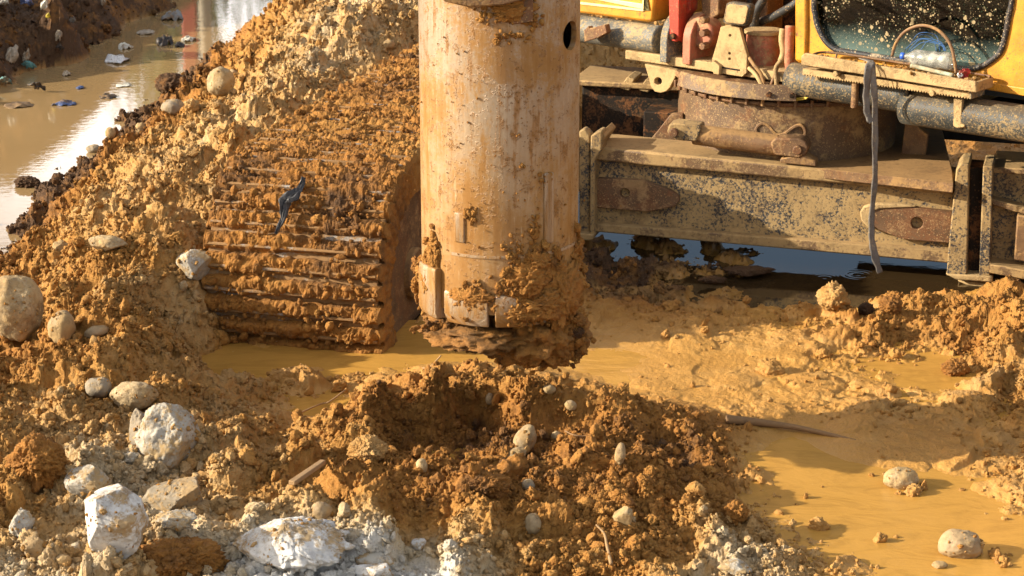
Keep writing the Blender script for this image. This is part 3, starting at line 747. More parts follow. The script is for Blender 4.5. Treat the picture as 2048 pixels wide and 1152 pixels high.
scatter('mud_crumbs', tpt(sA, l+nl*off, z+nz*off), sz, RNG.normal(.02, .15, len(sA)), np.zeros(len(sA)), trk, (TXC, TYC, 0))
# inner side: frame plate, idler disc, hub, all caked with mud
def stadium(r, l1, n=18):
    p = [(-math.cos(t)*r, math.sin(t)*r) for t in np.linspace(-math.pi/2, math.pi/2, n)]
    return p+[(l1, r), (l1, -r)]
fr_t = [Vector(tpt(np.array(-.07), np.array(a), np.array(b+TZ0+TR))) for a, b in stadium(TR-.10, 3.1)]
from_bm('side_frame', bm_prism(fr_t, (-TB[0]*.6, -TB[1]*.6, 0)), MAT['steel'], trk, 'auto', .01)
pc = tpt(np.array(-.09), np.array(0.02), np.array(TZ0+TR)); pe = tpt(np.array(-.015), np.array(0.02), np.array(TZ0+TR))
rod('idler_wheel', pc, pe, TR-.13, MAT['rusty'], trk, 48, bevel=.012)
rod('idler_hub', pc, tpt(np.array(.02), np.array(.02), np.array(TZ0+TR)), .12, MAT['steel'], trk, 28, bevel=.01)
for q in (.75, 1.25, 1.75):
    c0 = tpt(np.array(-.09), np.array(q), np.array(TZ0+.26)); c1 = tpt(np.array(-.02), np.array(q), np.array(TZ0+.26))
    rod('track_roller', c0, c1, .11, MAT['rusty'], trk, 28, bevel=.01)

# ---- cross beam
beam = empty('cross_beam', FB.pt(.9, 0, .3), rig)
prism('web', FB, [(1176,318),(1912,388),(1912,512),(1176,452)], -.10, -.045, MAT['web'], beam, bevel=.002)
prism('top_flange', FB, [(1186,293),(1907,364),(1907,390),(1186,321)], -.33, 0, MAT['flange'], beam, bevel=.012)
prism('bottom_flange', FB, [(1180,446),(1900,503),(1898,527),(1180,463)], -.30, .0, MAT['flange'], beam, bevel=.008)
prism('mounting_lug', FB, [(1188,356),(1286,361),(1340,381),(1356,392),(1358,402),(1350,413),(1296,424),(1190,415)], -.05, -.012, MAT['rusty'], beam, [(1249,386.5,10)], .004)
prism('mounting_lug', FB, [(1740,421),(1760,414),(1800,412),(1832,416),(1903,424),(1903,487),(1806,479),(1757,460),(1738,444)], -.05, -.012, MAT['rusty'], beam, [(1834,446.5,12)], .004)
prism('lug_mud', FB, [(1720,424),(1727,414),(1746,408),(1798,408),(1832,414),(1800,416),(1760,418),(1742,424),(1738,446),(1752,460),(1735,456),(1722,440)], -.045, -.004, MAT['caked'], beam, bevel=.006)
# left end bracket
prism('end_bracket', FB, [(1158,262),(1168,258),(1180,270),(1180,474),(1158,480)], -.08, .0, MAT['web'], beam, bevel=.008)
prism('end_plate', FB, [(1181,272),(1196,262),(1204,262),(1204,300),(1190,318),(1188,470),(1178,476)], -.06, .045, MAT['web'], beam, bevel=.008)
prism('end_gusset', FB, [(1203,262),(1212,272),(1196,298),(1190,296)], -.22, .01, MAT['flange'], beam, bevel=.006)
prism('end_foot', FB, [(1150,466),(1188,470),(1184,481),(1150,481)], -.1, .06, MAT['flange'], beam, bevel=.006)
# right end bracket
prism('end_plate', FB, [(1912,340),(1922,328),(1938,328),(1934,552),(1893,552),(1896,505)], -.2, .05, MAT['web'], beam, bevel=.006)
prism('end_channel', FB, [(1936,334),(1968,336),(1964,548),(1932,548)], -.2, -.03, MAT['dark'], beam, bevel=.003)
prism('end_plate', FB, [(1966,332),(1986,332),(1980,553),(1958,553)], -.2, .05, MAT['web'], beam, bevel=.006)
prism('end_foot', FB, [(1890,548),(1985,553),(1985,566),(1912,560)], -.2, .06, MAT['caked'], beam, bevel=.008)
ext = empty('track_carrier', FB.pt(2.2, 0, .3), rig)
prism('carrier_panel', FB, [(1984,340),(2160,348),(2160,560),(1980,548)], -.35, -.06, MAT['web'], ext, bevel=.004)
prism('carrier_top', FB, [(1984,334),(2160,344),(2160,356),(1984,346)], -.40, -.03, MAT['flange'], ext, bevel=.006)
prism('carrier_rib', FB, [(1984,398),(2160,446),(2160,462),(1984,410)], -.08, .02, MAT['flange'], ext, bevel=.005)
prism('carrier_ledge', FB, [(1978,528),(2160,560),(2160,580),(1978,546)], -.1, .07, MAT['flange'], ext, bevel=.006)
prism('carrier_block', FB, [(2034,430),(2160,452),(2160,540),(2028,520)], -.08, .035, MAT['steel'], ext, bevel=.008)
prism('carrier_foot', FB, [(1912,562),(1990,568),(2160,590),(2160,640),(2040,606),(1960,584)], -.3, .03, MAT['caked'], ext, bevel=.015)

# ---- turntable: base plates, drum, ring gear with bolts
trn = empty('turntable', (1.44, 10.3, .5), rig)
DC = Vector((1.44, 10.3, 0)); DR_ = .568
def ring(name, r0, z0, z1, mat, r1=None, bevel=.006, seg=72):
    return rod(name, DC+Vector((0, 0, z0)), DC+Vector((0, 0, z1)), r0, mat, trn, seg, r1, bevel)
ring('drum', DR_, .50, .785, MAT['drum'])
ring('drum_collar', .592, .785, .805, MAT['rusty'])
ring('ring_gear', .585, .808, .838, MAT['dark'])
ring('bearing_race', .60, .84, .872, MAT['rusty'])
for i in range(46):
    a = i/46*math.tau
    if math.sin(a) > .35: continue
    p = DC+Vector((math.cos(a)*.598, math.sin(a)*.60, .80))
    rod('bolt', p+Vector((0, 0, -.014)), p+Vector((0, 0, .022)), .010, MAT['rusty'], trn, 6, bevel=.002)
def dcarc(name, d0, d1, z0, z1, r0, r1, mat):
    bm = bmesh.new(); n = 24; rg_ = []
    for i in range(n+1):
        a = R(d0+(d1-d0)*i/n)
        rg_.append([bm.verts.new((DC.x+math.sin(a)*r, DC.y-math.cos(a)*r, z)) for r, z in ((r0, z0), (r0+.012, z0), (r1+.012, z1), (r1, z1))])
    for i in range(n):
        for j in range(4): bm.faces.new((rg_[i][j], rg_[i][(j+1) % 4], rg_[i+1][(j+1) % 4], rg_[i+1][j]))
    bm.faces.new(rg_[0][::-1]); bm.faces.new(rg_[-1])
    return from_bm(name, bm, mat, trn, 'auto', .003)
dcarc('ring_cover', -68, -4, .825, .90, .635, .615, MAT['drum'])
for a_ in (-16, -6):
    q_ = Vector((math.sin(R(a_)), -math.cos(R(a_)), 0)); rod('cover_bolt', DC+q_*.62+Vector((0, 0, .855)), DC+q_*.655+Vector((0, 0, .855)), .014, MAT['dark'], trn, 8)
# skirt and base plate on the beam
def plate(name, px, z, th, mat, parent, **k):
    pts = [Vector(at_z(u, v, z)) for u, v in px]
    return from_bm(name, bm_prism(pts, (0, 0, -th)), mat, parent, 'auto', .004, **k)
plate('base_plate', [(1296,284),(1345,222),(1880,240),(1905,342),(1907,366),(1300,300)], .505, .05, MAT['steel'], trn)
prism('skirt_plate', FB, [(1297,285),(1340,230),(1366,228),(1366,292)], -.42, -.36, MAT['rusty'], trn, bevel=.004)
prism('skirt_plate', FB, [(1812,232),(1856,270),(1850,326),(1800,330)], -.5, -.44, MAT['steel'], trn, bevel=.004)
# clips: two loops of strap on the drum
def strap_loop(px, n):
    pts = [FB.P(u, v, n) for u, v in px]
    path = spline(pts, 40)
    prof = lambda i: [(-.02, -.007), (.02, -.007), (.02, .007), (-.02, .007)]
    bm = bmesh.new(); rings = []
    for i, p in enumerate(path):
        t = (path[min(i+1, 39)]-path[max(i-1, 0)]).normalized(); s = Vector(FB.N); b = s.cross(t).normalized()
        rings.append([bm.verts.new(p+s*x+b*y) for x, y in prof(i)])
    for i in range(39):
        for j in range(4):
            bm.faces.new((rings[i][j], rings[i][(j+1) % 4], rings[i+1][(j+1) % 4], rings[i+1][j]))
    bm.faces.new(rings[0][::-1]); bm.faces.new(rings[-1])
    return bm
from_bm('strap_loop', strap_loop([(1520,272),(1513,258),(1522,247),(1536,249),(1548,262),(1556,268),(1570,266),(1590,252),(1604,250),(1611,262),(1608,276)], -.12), MAT['steel'], trn, 'auto', .003)
prism('slot_plate', FB, [(1516,250),(1608,252),(1606,280),(1516,276)], -.2, -.145, MAT['dark'], trn, bevel=.003)
# link cylinder lying on the beam
lnk = empty('link_cylinder', FB.pt(.9, -.1, .6), rig)
pA, pB = FB.P(1356, 264, -.06), FB.P(1596, 296, -.06)
dAB = (pB-pA).normalized()
rod('barrel_tube', pA+dAB*.08, pB-dAB*.1, .052, MAT['steel'], lnk, 32, bevel=.006)
prism('clevis', FB, [(1334,262),(1338,249),(1350,246),(1400,252),(1402,262),(1392,284),(1352,280),(1338,274)], -.12, -.002, MAT['web'], lnk, bevel=.008)
prism('clevis', FB, [(1540,286),(1552,276),(1598,277),(1612,284),(1617,296),(1612,310),(1598,317),(1548,310)], -.12, .0, MAT['rusty'], lnk, bevel=.008)
for (u, v) in ((1348, 265), (1596, 299)):
    p = FB.P(u, v, 0); rod('pin', p-Vector(FB.N)*.12, p+Vector(FB.N)*.022, .023, MAT['rusty'], lnk, 20, bevel=.004)
prism('stop_block', FB, [(1560,318),(1605,308),(1632,322),(1632,334),(1560,326)], -.09, -.005, MAT['steel'], lnk, bevel=.006)
# undercarriage centre frame behind the drum; shade on its girders is painted in
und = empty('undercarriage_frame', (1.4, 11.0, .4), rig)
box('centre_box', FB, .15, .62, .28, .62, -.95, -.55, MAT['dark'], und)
box('side_girder', FB, -.25, .75, .42, .70, -1.15, -.80, MAT['dark'], und, .01)  # dark steel colour stands in for shade on this girder
box('rear_girder', FB, 1.2, 3.4, .40, .80, -1.7, -1.3, plain('shade_black', (.014, .011, .009), .85), und)  # near-black colour paints the shade under the cab
box('belly_plate', FU, .1, 1.9, .80, .84, -1.3, -.16, bpy.data.materials['shade_black'], und)  # same near-black colour, painted shade below the cab
box('girder_cap', FB, -.3, .8, .70, .73, -1.2, -.74, MAT['flange'], und, .008)
for (u0, v0) in ((1252, 168), (1290, 172)):
    prism('cap_block', FB, [(u0-14,v0+8),(u0+2,v0-14),(u0+18,v0-10),(u0+6,v0+14)], -.95, -.75, MAT['caked'], und, bevel=.006)
prism('girder_pad', FB, [(1186,292),(1206,262),(1216,268),(1198,296)], -.5, -.36, MAT['flange'], und, bevel=.004)

# ---- upper structure
upp = empty('upper_deck', FU.pt(0, 0, .95), rig)
tL = FU.pix(1250, 112)[0]
dz0 = FU.pix(1500, 155)[1]; dz1 = FU.pix(1500, 138)[1]
box('deck_plate', FU, tL, .9, dz0, dz1+.005, -1.3, 0, MAT['caked'], upp, .006)
box('deck_underframe', FU, -.75, 1.6, dz0-.055, dz0-.004, -1.2, -.10, MAT['dark'], upp, .006)
prism('towing_lug', FU, [(1289,128),(1353,140),(1350,156),(1340,175),(1332,183),(1321,186),(1309,183),(1302,174),(1296,152)], -.035, .0, MAT['caked'], upp, [(1316,162.5,7.5)], .004)
# left engine housing: grey tank tube, yellow cover
LT = FU.P(1100, 42, -.05); LT2 = FU.P(1322, 84, -.05)
dU = Vector(FU.A)
zt = FU.pix(1240, 68, -.05)[1]
pa = FU.pt(-2.4, -.05, zt); pb = FU.pt(FU.pix(1322, 84, -.05)[0], -.05, zt)
rod('lower_tank', pa, pb, .073, MAT['grey'], upp, 40, bevel=.01)
prism('tank_step', FU, [(1168,60),(1176,52),(1178,57),(1210,49),(1214,66),(1196,76),(1168,84)], .05, .09, MAT['rusty'], upp, bevel=.004)
prism('yellow_cover', FU, [(900,-8),(1302,46),(1306,38),(1318,-120),(900,-120)], -.9, -.02, MAT['yellow'], upp, bevel=.015)
prism('cover_trim', FU, [(1100,-20),(1284,8),(1288,-40),(1291,-40),(1287,22),(1285,23),(1100,2),(1100,-3),(1282,18)], -.03, -.012, plain('cream_paint', (.75, .62, .28), .4), upp, bevel=.002)
# clevises and red arm
def cheek(name, u, v0, v1, thick, mat, n0, n1):
    """plate standing across the front plane with a rounded top"""
    a, zb = FU.pix(u, v1, n1); _, ztp = FU.pix(u, v0, n1)
    r = (n1-n0)/2; nm = (n0+n1)/2; pts = []
    pts.append(FU.pt(a, n1, zb)); 
    for t in np.linspace(0, math.pi, 14): pts.append(FU.pt(a, nm+r*math.cos(t), ztp-r+r*math.sin(t)))
    pts.append(FU.pt(a, n0, zb))
    return from_bm(name, bm_prism(pts, Vector(FU.A)*thick), mat, upp, 'auto', .005)
cheek('clevis_plate', 1319, 26, 124, .045, MAT['grey'], -.26, .035)
cheek('clevis_plate', 1364, 30, 128, .05, MAT['pink'], -.24, .02)
prism('red_arm', FU, [(1336,-60),(1358,-60),(1358,76),(1352,84),(1344,82),(1339,74)], -.09, .02, MAT['red'], upp, bevel=.005)
prism('red_link', FU, [(1359,-60),(1384,-60),(1380,20),(1372,30),(1360,86),(1359,70)], -.12, -.05, MAT['red'], upp, bevel=.005)
p = FU.P(1348, 72, .02); rod('pin', p, p+Vector(FU.N)*.02, .016, MAT['dark'], upp, 16)
p = FU.P(1400, 66, -.03); rod('pivot_disc', p-Vector(FU.N)*.10, p, .078, MAT['pink'], upp, 36, bevel=.012)
for dv in (-26, 0, 26):
    p = FU.P(1408, 66+dv, 0); rod('nut', p-Vector(FU.N)*.03, p+Vector(FU.N)*.02, .02, MAT['rusty'], upp, 6)
prism('pivot_housing', FU, [(1398,-40),(1440,-40),(1438,30),(1420,42),(1404,34)], -.3, -.1, MAT['rusty'], upp, bevel=.01)
# work lamp on its punched plate
lamp = empty('work_lamp', FU.P(1470, 30, .05), rig)
prism('lamp_housing', FU, [(1452,7),(1458,4),(1496,9),(1501,14),(1494,48),(1488,53),(1450,49),(1445,44)], .0, .05, MAT['bumper'], lamp, bevel=.008)
prism('lamp_face', FU, [(1455,10),(1460,8),(1493,12),(1496,17),(1490,45),(1485,49),(1453,45),(1449,41)], .045, .056, MAT['caked'], lamp, bevel=.003)
prism('lamp_bracket', FU, [(1441,54),(1456,50),(1479,56),(1484,76),(1494,110),(1493,146),(1484,154),(1424,144),(1424,118),(1434,84)], .0, .022, MAT['caked'], lamp, [(1460,71,2.6),(1459,107,2.6),(1459,118,2.6)], .003)
prism('bracket_tab', FU, [(1425,121),(1439,132),(1438,150),(1426,148)], .02, .05, MAT['caked'], lamp, bevel=.004)
prism('bracket_slot', FU, [(1440,133),(1478,139),(1478,142),(1440,136)], .018, .026, MAT['dark'], lamp, bevel=.001)
tube('lamp_cable', [FU.P(1480,56,.0), FU.P(1488,75,-.02), FU.P(1495,100,-.02), FU.P(1496,118,-.03)], .006, MAT['rubber'], lamp)
# red reservoir with lid, faded pipe
rc = FU.P(1527, 90, -.16); r_ = .088
zb, ztop = FU.pix(1527, 122, -.16)[1], FU.pix(1527, 66, -.16)[1]
rod('reservoir', (rc.x, rc.y, zb-.04), (rc.x, rc.y, ztop), r_, MAT['pink'], upp, 40)
rod('reservoir_lid', (rc.x, rc.y, ztop), (rc.x, rc.y, ztop+.018), r_+.012, MAT['caked'], upp, 40)
tube('faded_pipe', [FU.P(1580,52,-.06), FU.P(1579,85,-.06), FU.P(1578,118,-.06), FU.P(1580,138,-.06)], .024, MAT['pink'], upp, seg=16)
tube('pipe_mud', [FU.P(1566,58,-.05), FU.P(1564,80,-.05), FU.P(1567,104,-.05), FU.P(1562,122,-.05)], .017, MAT['caked'], upp, seg=10)
# machinery wall behind, dark
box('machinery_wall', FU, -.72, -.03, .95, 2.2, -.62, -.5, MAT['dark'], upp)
box('valve_block', FU, -.66, -.42, .98, 1.28, -.5, -.34, MAT['rusty'], upp, .01)
tube('hydraulic_hose', [FU.P(1505,62,-.25), FU.P(1509,49,-.22), FU.P(1512,25,-.2), FU.P(1526,0,-.2), FU.P(1545,-40,-.2)], .022, MAT['hose'], upp, seg=14)
tube('hydraulic_hose', [FU.P(1508,48,-.27), FU.P(1545,34,-.25), FU.P(1590,8,-.22), FU.P(1625,-20,-.3)], .021, MAT['hose'], upp, seg=14)
tube('hydraulic_hose', [FU.P(1420,60,-.3), FU.P(1432,30,-.25), FU.P(1426,0,-.25), FU.P(1440,-40,-.25)], .016, MAT['hose'], upp, seg=12)
tube('hydraulic_hose', [FU.P(1470,80,-.35), FU.P(1480,40,-.3), FU.P(1500,10,-.3), FU.P(1490,-40,-.3)], .014, MAT['hose'], upp, seg=12)
# looping cables under the deck
tube('cable_loop', [FU.P(1498,136,.01), FU.P(1512,150,.03), FU.P(1524,172,.04), FU.P(1531,194,.04), FU.P(1541,205,.04), FU.P(1551,196,.04), FU.P(1553,170,.04), FU.P(1551,138,.02), FU.P(1562,120,.0)], .0105, MAT['caked'], upp, n=60)
tube('cable_loop', [FU.P(1496,112,.0), FU.P(1508,130,.03), FU.P(1522,148,.03), FU.P(1529,170,.03), FU.P(1536,186,.03), FU.P(1546,160,.02), FU.P(1556,130,.0)], .009, MAT['steel'], upp, n=50)
ywire = plain('yellow_wire', (.62, .45, .06), .5)
tube('yellow_wire', [FU.P(1531,179,.05), FU.P(1542,190,.06), FU.P(1562,197,.06), FU.P(1590,197,.06), FU.P(1620,194,.06)], .0032, ywire, upp, seg=6)
tube('yellow_wire', [FU.P(1535,187,.05), FU.P(1548,196,.06), FU.P(1566,201,.07), FU.P(1596,200,.06), FU.P(1614,197,.06)], .003, ywire, upp, seg=6)

# ---- cab
cab = empty('cab', FU.pt(.6, 0, 1.0), rig)
czb = FU.pix(1600, 124)[1]
win = [(1628,-70),(1628,0),(1630,26),(1634,48),(1644,72),(1657,89),(1672,99),(1690,103),(1800,120),(1900,134),(1934,138),(1962,133),(1984,120),(2002,101),(2012,66),(2018,30),(2025,-10),(2030,-70)]
def inset(px, d):
    c = np.mean(px, 0); out = []
    for q in px:
        w = np.array(q)-c; out.append(tuple(c+w*(1-d/np.linalg.norm(w))))
    return out
cxo = [(1590,-180),(1590,118),(1596,126),(2180,206),(2180,-240)]
pf = [FU.P(u, v, 0) for u, v in cxo]; ph_ = [FU.P(u, v, 0) for u, v in [(1634,-180)]+win[1:-1]+[(2032,-180)]]
from_bm('front_panel', bm_prism(pf, Vector(FU.N)*-.06, [ph_]), MAT['yellow'], cab, 'auto', .012)
prism('corner_post', FU, [(1589,-180),(1589,122),(1611,126),(1613,60),(1611,-180)], -.03, .018, MAT['yellow'], cab, bevel=.012)
# gasket: a sweep along the opening
gp = [FU.P(u, v, .004) for u, v in [(1632,-180)]+win[1:-1]+[(2034,-180)]]
gpath = spline(gp, 120)
def ringprof(i, r=.014): return [(r*math.cos(a*math.tau/8), r*math.sin(a*math.tau/8)) for a in range(8)]
from_bm('window_gasket', sweep(gpath, ringprof), dirty('dusty_gasket', (.02, .02, .022), .6, cover=.2, speck=.9, mud=(.5, .38, .24)), cab, True)
gm = M('muddy_glass'); c = gm.co()
v1 = gm.n('TexVoronoi', {'Vector': c, 'Scale': 22.0}); v2 = gm.n('TexVoronoi', {'Vector': c, 'Scale': 48.0}); v3 = gm.n('TexVoronoi', {'Vector': c, 'Scale': 95.0})
dens = gm.noise(c, 5, 3)
def dots(v, r, a, b):
    wob = gm.math('MULTIPLY', gm.math('SUBTRACT', gm.noise(c, 60, 2), .5), .12)
    return gm.math('MULTIPLY', gm.math('SUBTRACT', 1.0, gm.ss(gm.math('ADD', v, wob), r, r+.04)), gm.ss(dens, a, b))
spots = gm.math('MAXIMUM', dots(v1, .19, .46, .62), gm.math('MAXIMUM', dots(v2, .19, .38, .55), dots(v3, .16, .40, .58)))
zc = gm.n('SeparateXYZ', {0: gm.n('NewGeometry')}, out=2)
film = gm.math('MULTIPLY', gm.ss(gm.math('ADD', zc, gm.math('MULTIPLY', gm.noise(c, 4, 4), .16)), 1.32, 1.13), .5)
gm.set(Base_Color=(.30, .225, .115), Roughness=.85)
gl = gm.n('BsdfGlossy', {'Color': (1, 1, 1, 1), 'Roughness': .02}); tr = gm.n('BsdfTransparent', {'Color': (.20, .32, .32, 1)})
fr_ = gm.n('LayerWeight', {'Blend': .12}, out=0)
mx = gm.n('MixShader', {0: gm.math('ADD', gm.math('MULTIPLY', fr_, .6), .05), 1: tr, 2: gl})
df = gm.n('BsdfDiffuse', {'Color': (.20, .28, .25, 1)})
mx2 = gm.n('MixShader', {0: film, 1: mx, 2: df})
mx3 = gm.n('MixShader', {0: spots, 1: mx2, 2: gm.b.outputs[0]})
gm.t.links.new(mx3, gm.out.inputs[0])
prism('window_pane', FU, [(1626,-180)]+win[1:-1]+[(2036,-180)], -.032, -.024, gm.m, cab, bevel=0)
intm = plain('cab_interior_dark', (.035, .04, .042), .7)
def wall(name, pts, mat=intm): 
    return from_bm(name, bm_prism(pts, (0, 0, .02)), mat, cab, False)
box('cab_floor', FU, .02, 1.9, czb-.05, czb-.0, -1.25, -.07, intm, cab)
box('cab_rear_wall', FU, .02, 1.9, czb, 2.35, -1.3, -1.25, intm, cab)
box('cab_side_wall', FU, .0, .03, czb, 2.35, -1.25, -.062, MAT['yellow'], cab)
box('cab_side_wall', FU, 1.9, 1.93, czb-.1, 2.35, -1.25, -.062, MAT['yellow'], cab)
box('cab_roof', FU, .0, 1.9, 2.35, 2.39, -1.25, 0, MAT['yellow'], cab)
box('seat_base', FU, .55, 1.05, czb, czb+.32, -1.0, -.5, plain('seat_fabric', (.05, .05, .055), .9), cab, .04)
box('seat_back', FU, .55, 1.05, czb+.3, czb+.95, -1.12, -.98, bpy.data.materials['seat_fabric'], cab, .04)
box('control_console', FU, .25, .45, czb, czb+.42, -.9, -.35, intm, cab, .02)
rod('control_lever', FU.pt(.35, -.45, czb+.4), FU.pt(.4, -.4, czb+.62), .01, MAT['rubber'], cab, 10)
# lower corner sheet to the right and dark sill
prism('cab_sill', FU, [(1960,162),(2180,196),(2180,214),(1960,178)], -.05, .012, MAT['yellow'], cab, bevel=.005)

# ---- bumper tanks below the cab
bmp = empty('bumper', FU.pt(.8, .04, .9), rig)
zq = FU.pix(1660, 170, .05)[1]-.005
def capsule(name, a0, a1, n, z, r, mat, flat=1.0):
    bm = bmesh.new(); rings = []; prof = []
    for t in np.linspace(0, math.pi/2, 7): prof.append((a0+r*.55*(1-math.sin(t)) if False else a0+r*.7*(1-math.cos(math.pi/2-t)) , r*math.sin(t)))
    prof += [(a0+(a1-a0)*q, r) for q in np.linspace(.1, .9, 12)]
    for t in np.linspace(math.pi/2, 0, 7): prof.append((a1-r*.7*(1-math.cos(math.pi/2-t)), r*math.sin(t)))
    for a, rr in prof:
        rings.append([bm.verts.new(FU.pt(a, n+max(rr, .002)*math.cos(q*math.tau/28)*flat, z+max(rr, .002)*math.sin(q*math.tau/28))) for q in range(28)])
    for i in range(len(rings)-1):
        for j in range(28): bm.faces.new((rings[i][j], rings[i][(j+1) % 28], rings[i+1][(j+1) % 28], rings[i+1][j]))
    return from_bm(name, bm, mat, bmp, True)
aL = FU.pix(1576, 165, .05)[0]
capsule('bumper_tube', aL, .66, .02, zq, .082, MAT['bumper'])
capsule('bumper_tube', .62, 1.62, .04, zq-.045, .085, MAT['bumper'])
prism('bumper_edge', FU, [(1812,228),(1960,248),(1960,254),(1812,236)], -.05, .06, MAT['caked'], bmp, bevel=.004)

# ---- step tray in front of the window
NT = .20
tray = empty('step_tray', FU.P(1780, 150, NT), rig)
prism('front_plank', FU, [(1602,112),(1610,106),(1700,122),(1951,163),(1953,186),(1780,158),(1602,130)], NT-.018, NT, MAT['caked'], tray, bevel=.005)
a1_, z1_ = FU.pix(1951, 174, NT); a0_, z0_ = FU.pix(1606, 118, NT)
zt1, zb1 = FU.pix(1951, 163, NT)[1], FU.pix(1952, 186, NT)[1]
box('end_plank', FU, a1_-.015, a1_+.002, zb1, zt1-.004, .03, NT-.02, MAT['flange'], tray, .004)
box('end_plank', FU, a0_, a0_+.015, zb1+.01, zt1-.004, .03, NT-.02, MAT['flange'], tray, .004)
box('tray_floor', FU, a0_+.016, a1_-.016, zb1+.008, zb1+.02, .03, NT-.02, MAT['steel'], tray, .002)
tube('tray_rail', [FU.pt(a0_+.01, NT-.02, zt1+.004), FU.pt(a0_+.06, .05, zt1+.012), FU.pt(a0_+.5, .045, zt1+.006), FU.pt(a1_-.05, .045, zt1+.002), FU.pt(a1_, .06, zt1)], .006, MAT['rusty'], tray, seg=8)
tube('tray_post', [FU.pt(a0_+.1, .06, zb1), FU.pt(a0_+.1, .06, zt1-.03), FU.pt(a0_+.1, .06, zt1+.012)], .005, MAT['flange'], tray, seg=8, n=6)
# serrated grip strip below
pz = FU.pix(1608, 134, .15)[0]; pq, zz_ = FU.pix(1940, 193, .15)
npz = 62; pts = []
for i in range(npz+1): pts.append((pz+(pq-pz)*i/npz, zz_+.022))
for i in range(npz, -1, -1):
    x = pz+(pq-pz)*i/npz; pts.append((x, zz_-.002)); 
    if i: pts.append((x-(pq-pz)/npz*.5, zz_-.012))
from_bm('serrated_strip', bm_prism([FU.pt(a, .16, z) for a, z in pts], Vector(FU.N)*-.03), MAT['caked'], tray, False)
box('strip_step', FU, pz, pq, zz_+.006, zz_+.022, .04, .13, MAT['caked'], tray, .003)
box('strip_end', FU, pq, pq+.012, zz_-.01, zz_+.025, .03, .16, MAT['grey'], tray, .003)
p = FU.P(1712, 150, .12); q = FU.P(1710, 216, .12)
rod('hanging_pipe', p, (p.x, p.y, q.z), .018, MAT['rusty'], tray, 18)
p = FU.P(1670, 148, .19); rod('grip_stub', p-Vector(FU.N)*.12, p, .014, MAT['caked'], tray, 14)
p = FU.P(1863, 187, .17); rod('grip_stub', p-Vector(FU.N)*.12, p, .014, MAT['caked'], tray, 14)
prism('support_post', FU, [(1907,196),(1924,199),(1922,246),(1930,250),(1928,255),(1912,256),(1906,252)], .10, .125, MAT['caked'], tray, bevel=.004)
# mud lying in the tray
rr = np.random.default_rng(3); n = 160
ta = rr.uniform(a0_+.02, a1_-.03, n); tn2 = rr.uniform(.05, NT-.02, n)
pp = np.array([FU.pt(a, b, zb1+.024+.02*rr.random()) for a, b in zip(ta, tn2)])
scatter('tray_mud', pp, rr.uniform(.006, .02, n), rr.normal(.7, .2, n), np.zeros(n), tray, tuple(pp.mean(0)), rr)
n = 70; ta = rr.normal(FU.pix(1805, 128, .13)[0], .055, n)
pp = np.array([FU.pt(a, .13+.02*rr.normal(), zt1-.012+.012*rr.random()) for a in ta])
scatter('mud_heap', pp, rr.uniform(.007, .016, n), rr.normal(.3, .2, n), np.zeros(n), tray, tuple(pp.mean(0)), rr)

# ================================================================== the drilling barrel hanging in front
BX, BY, BR = -.045, 7.1, .288
ZB, ZTOP = .585, 2.6
bar = empty('drill_barrel', (BX, BY, ZB), label='scraped steel drilling barrel caked with clay, hanging above the spoil heap', cat='drilling barrel')
def bpt(deg, z, r):
    a = R(deg); return Vector((BX+math.sin(a)*r, BY-math.cos(a)*r, z))
bmat = M('scraped_barrel_steel'); c = bmat.n('TexCoord', out=3)
sx = bmat.n('SeparateXYZ', {0: c}, out=0); 
sep = c.node.id_data.nodes[-1]
sy, sz_ = sep.outputs[1], sep.outputs[2]
ang = bmat.math('MULTIPLY', bmat.math('ARCTAN2', sx, bmat.math('MULTIPLY', sy, -1.0)), BR)
def cyl(fa, fz): return bmat.n('CombineXYZ', {0: bmat.math('MULTIPLY', ang, fa), 1: bmat.math('MULTIPLY', sz_, fz), 2: 0.0})
iso = cyl(1.0, 1.0); streak = cyl(1.0, .10)
big = bmat.noise(iso, 2.6, 5, .6); st1 = bmat.noise(streak, 24, 5, .6); st2 = bmat.noise(streak, 70, 4, .6)
mid = bmat.noise(iso, 14, 5, .7); fin = bmat.noise(iso, 60, 5, .7); gr = bmat.noise(iso, 140, 3, .6)
base = bmat.mix(bmat.ss(bmat.math('ADD', bmat.math('MULTIPLY', big, .6), bmat.math('MULTIPLY', st1, .4)), .38, .62), (.27, .130, .034), (.40, .245, .100))
hgt = bmat.ss(sz_, -.75, .25)      # wiped clean higher up
met = bmat.ss(bmat.math('ADD', bmat.math('ADD', bmat.math('MULTIPLY', big, .55), bmat.math('MULTIPLY', st1, .30)), bmat.math('MULTIPLY', fin, .25)), .50, .60)
met = bmat.math('MULTIPLY', met, bmat.math('ADD', .10, bmat.math('MULTIPLY', hgt, .50)))
col = bmat.mix(met, base, bmat.mix(st2, (.28, .25, .21), (.50, .46, .40)))
scr = bmat.math('MULTIPLY', bmat.ss(st2, .60, .70), .22)
col = bmat.mix(scr, col, (.66, .52, .34))
sp = bmat.ss(bmat.math('ADD', bmat.math('ADD', bmat.math('MULTIPLY', mid, .40), bmat.math('MULTIPLY', fin, .42)), bmat.math('MULTIPLY', st1, .18)), .535, .585)
stn = bmat.ss(bmat.math('ADD', bmat.math('MULTIPLY', st1, .65), bmat.math('MULTIPLY', mid, .35)), .50, .62)
col = bmat.mix(bmat.math('MULTIPLY', stn, .85), col, (.27, .125, .03))
col = bmat.mix(bmat.math('MULTIPLY', sp, .85), col, bmat.mix(gr, (.17, .075, .018), (.34, .16, .036)))
spk = bmat.ss(bmat.n('TexVoronoi', {'Vector': iso, 'Scale': 70.0}), .13, .2)
spk = bmat.math('MULTIPLY', bmat.math('SUBTRACT', 1.0, spk), bmat.ss(mid, .40, .55))
col = bmat.mix(bmat.math('MULTIPLY', spk, .8), col, (.14, .065, .02))
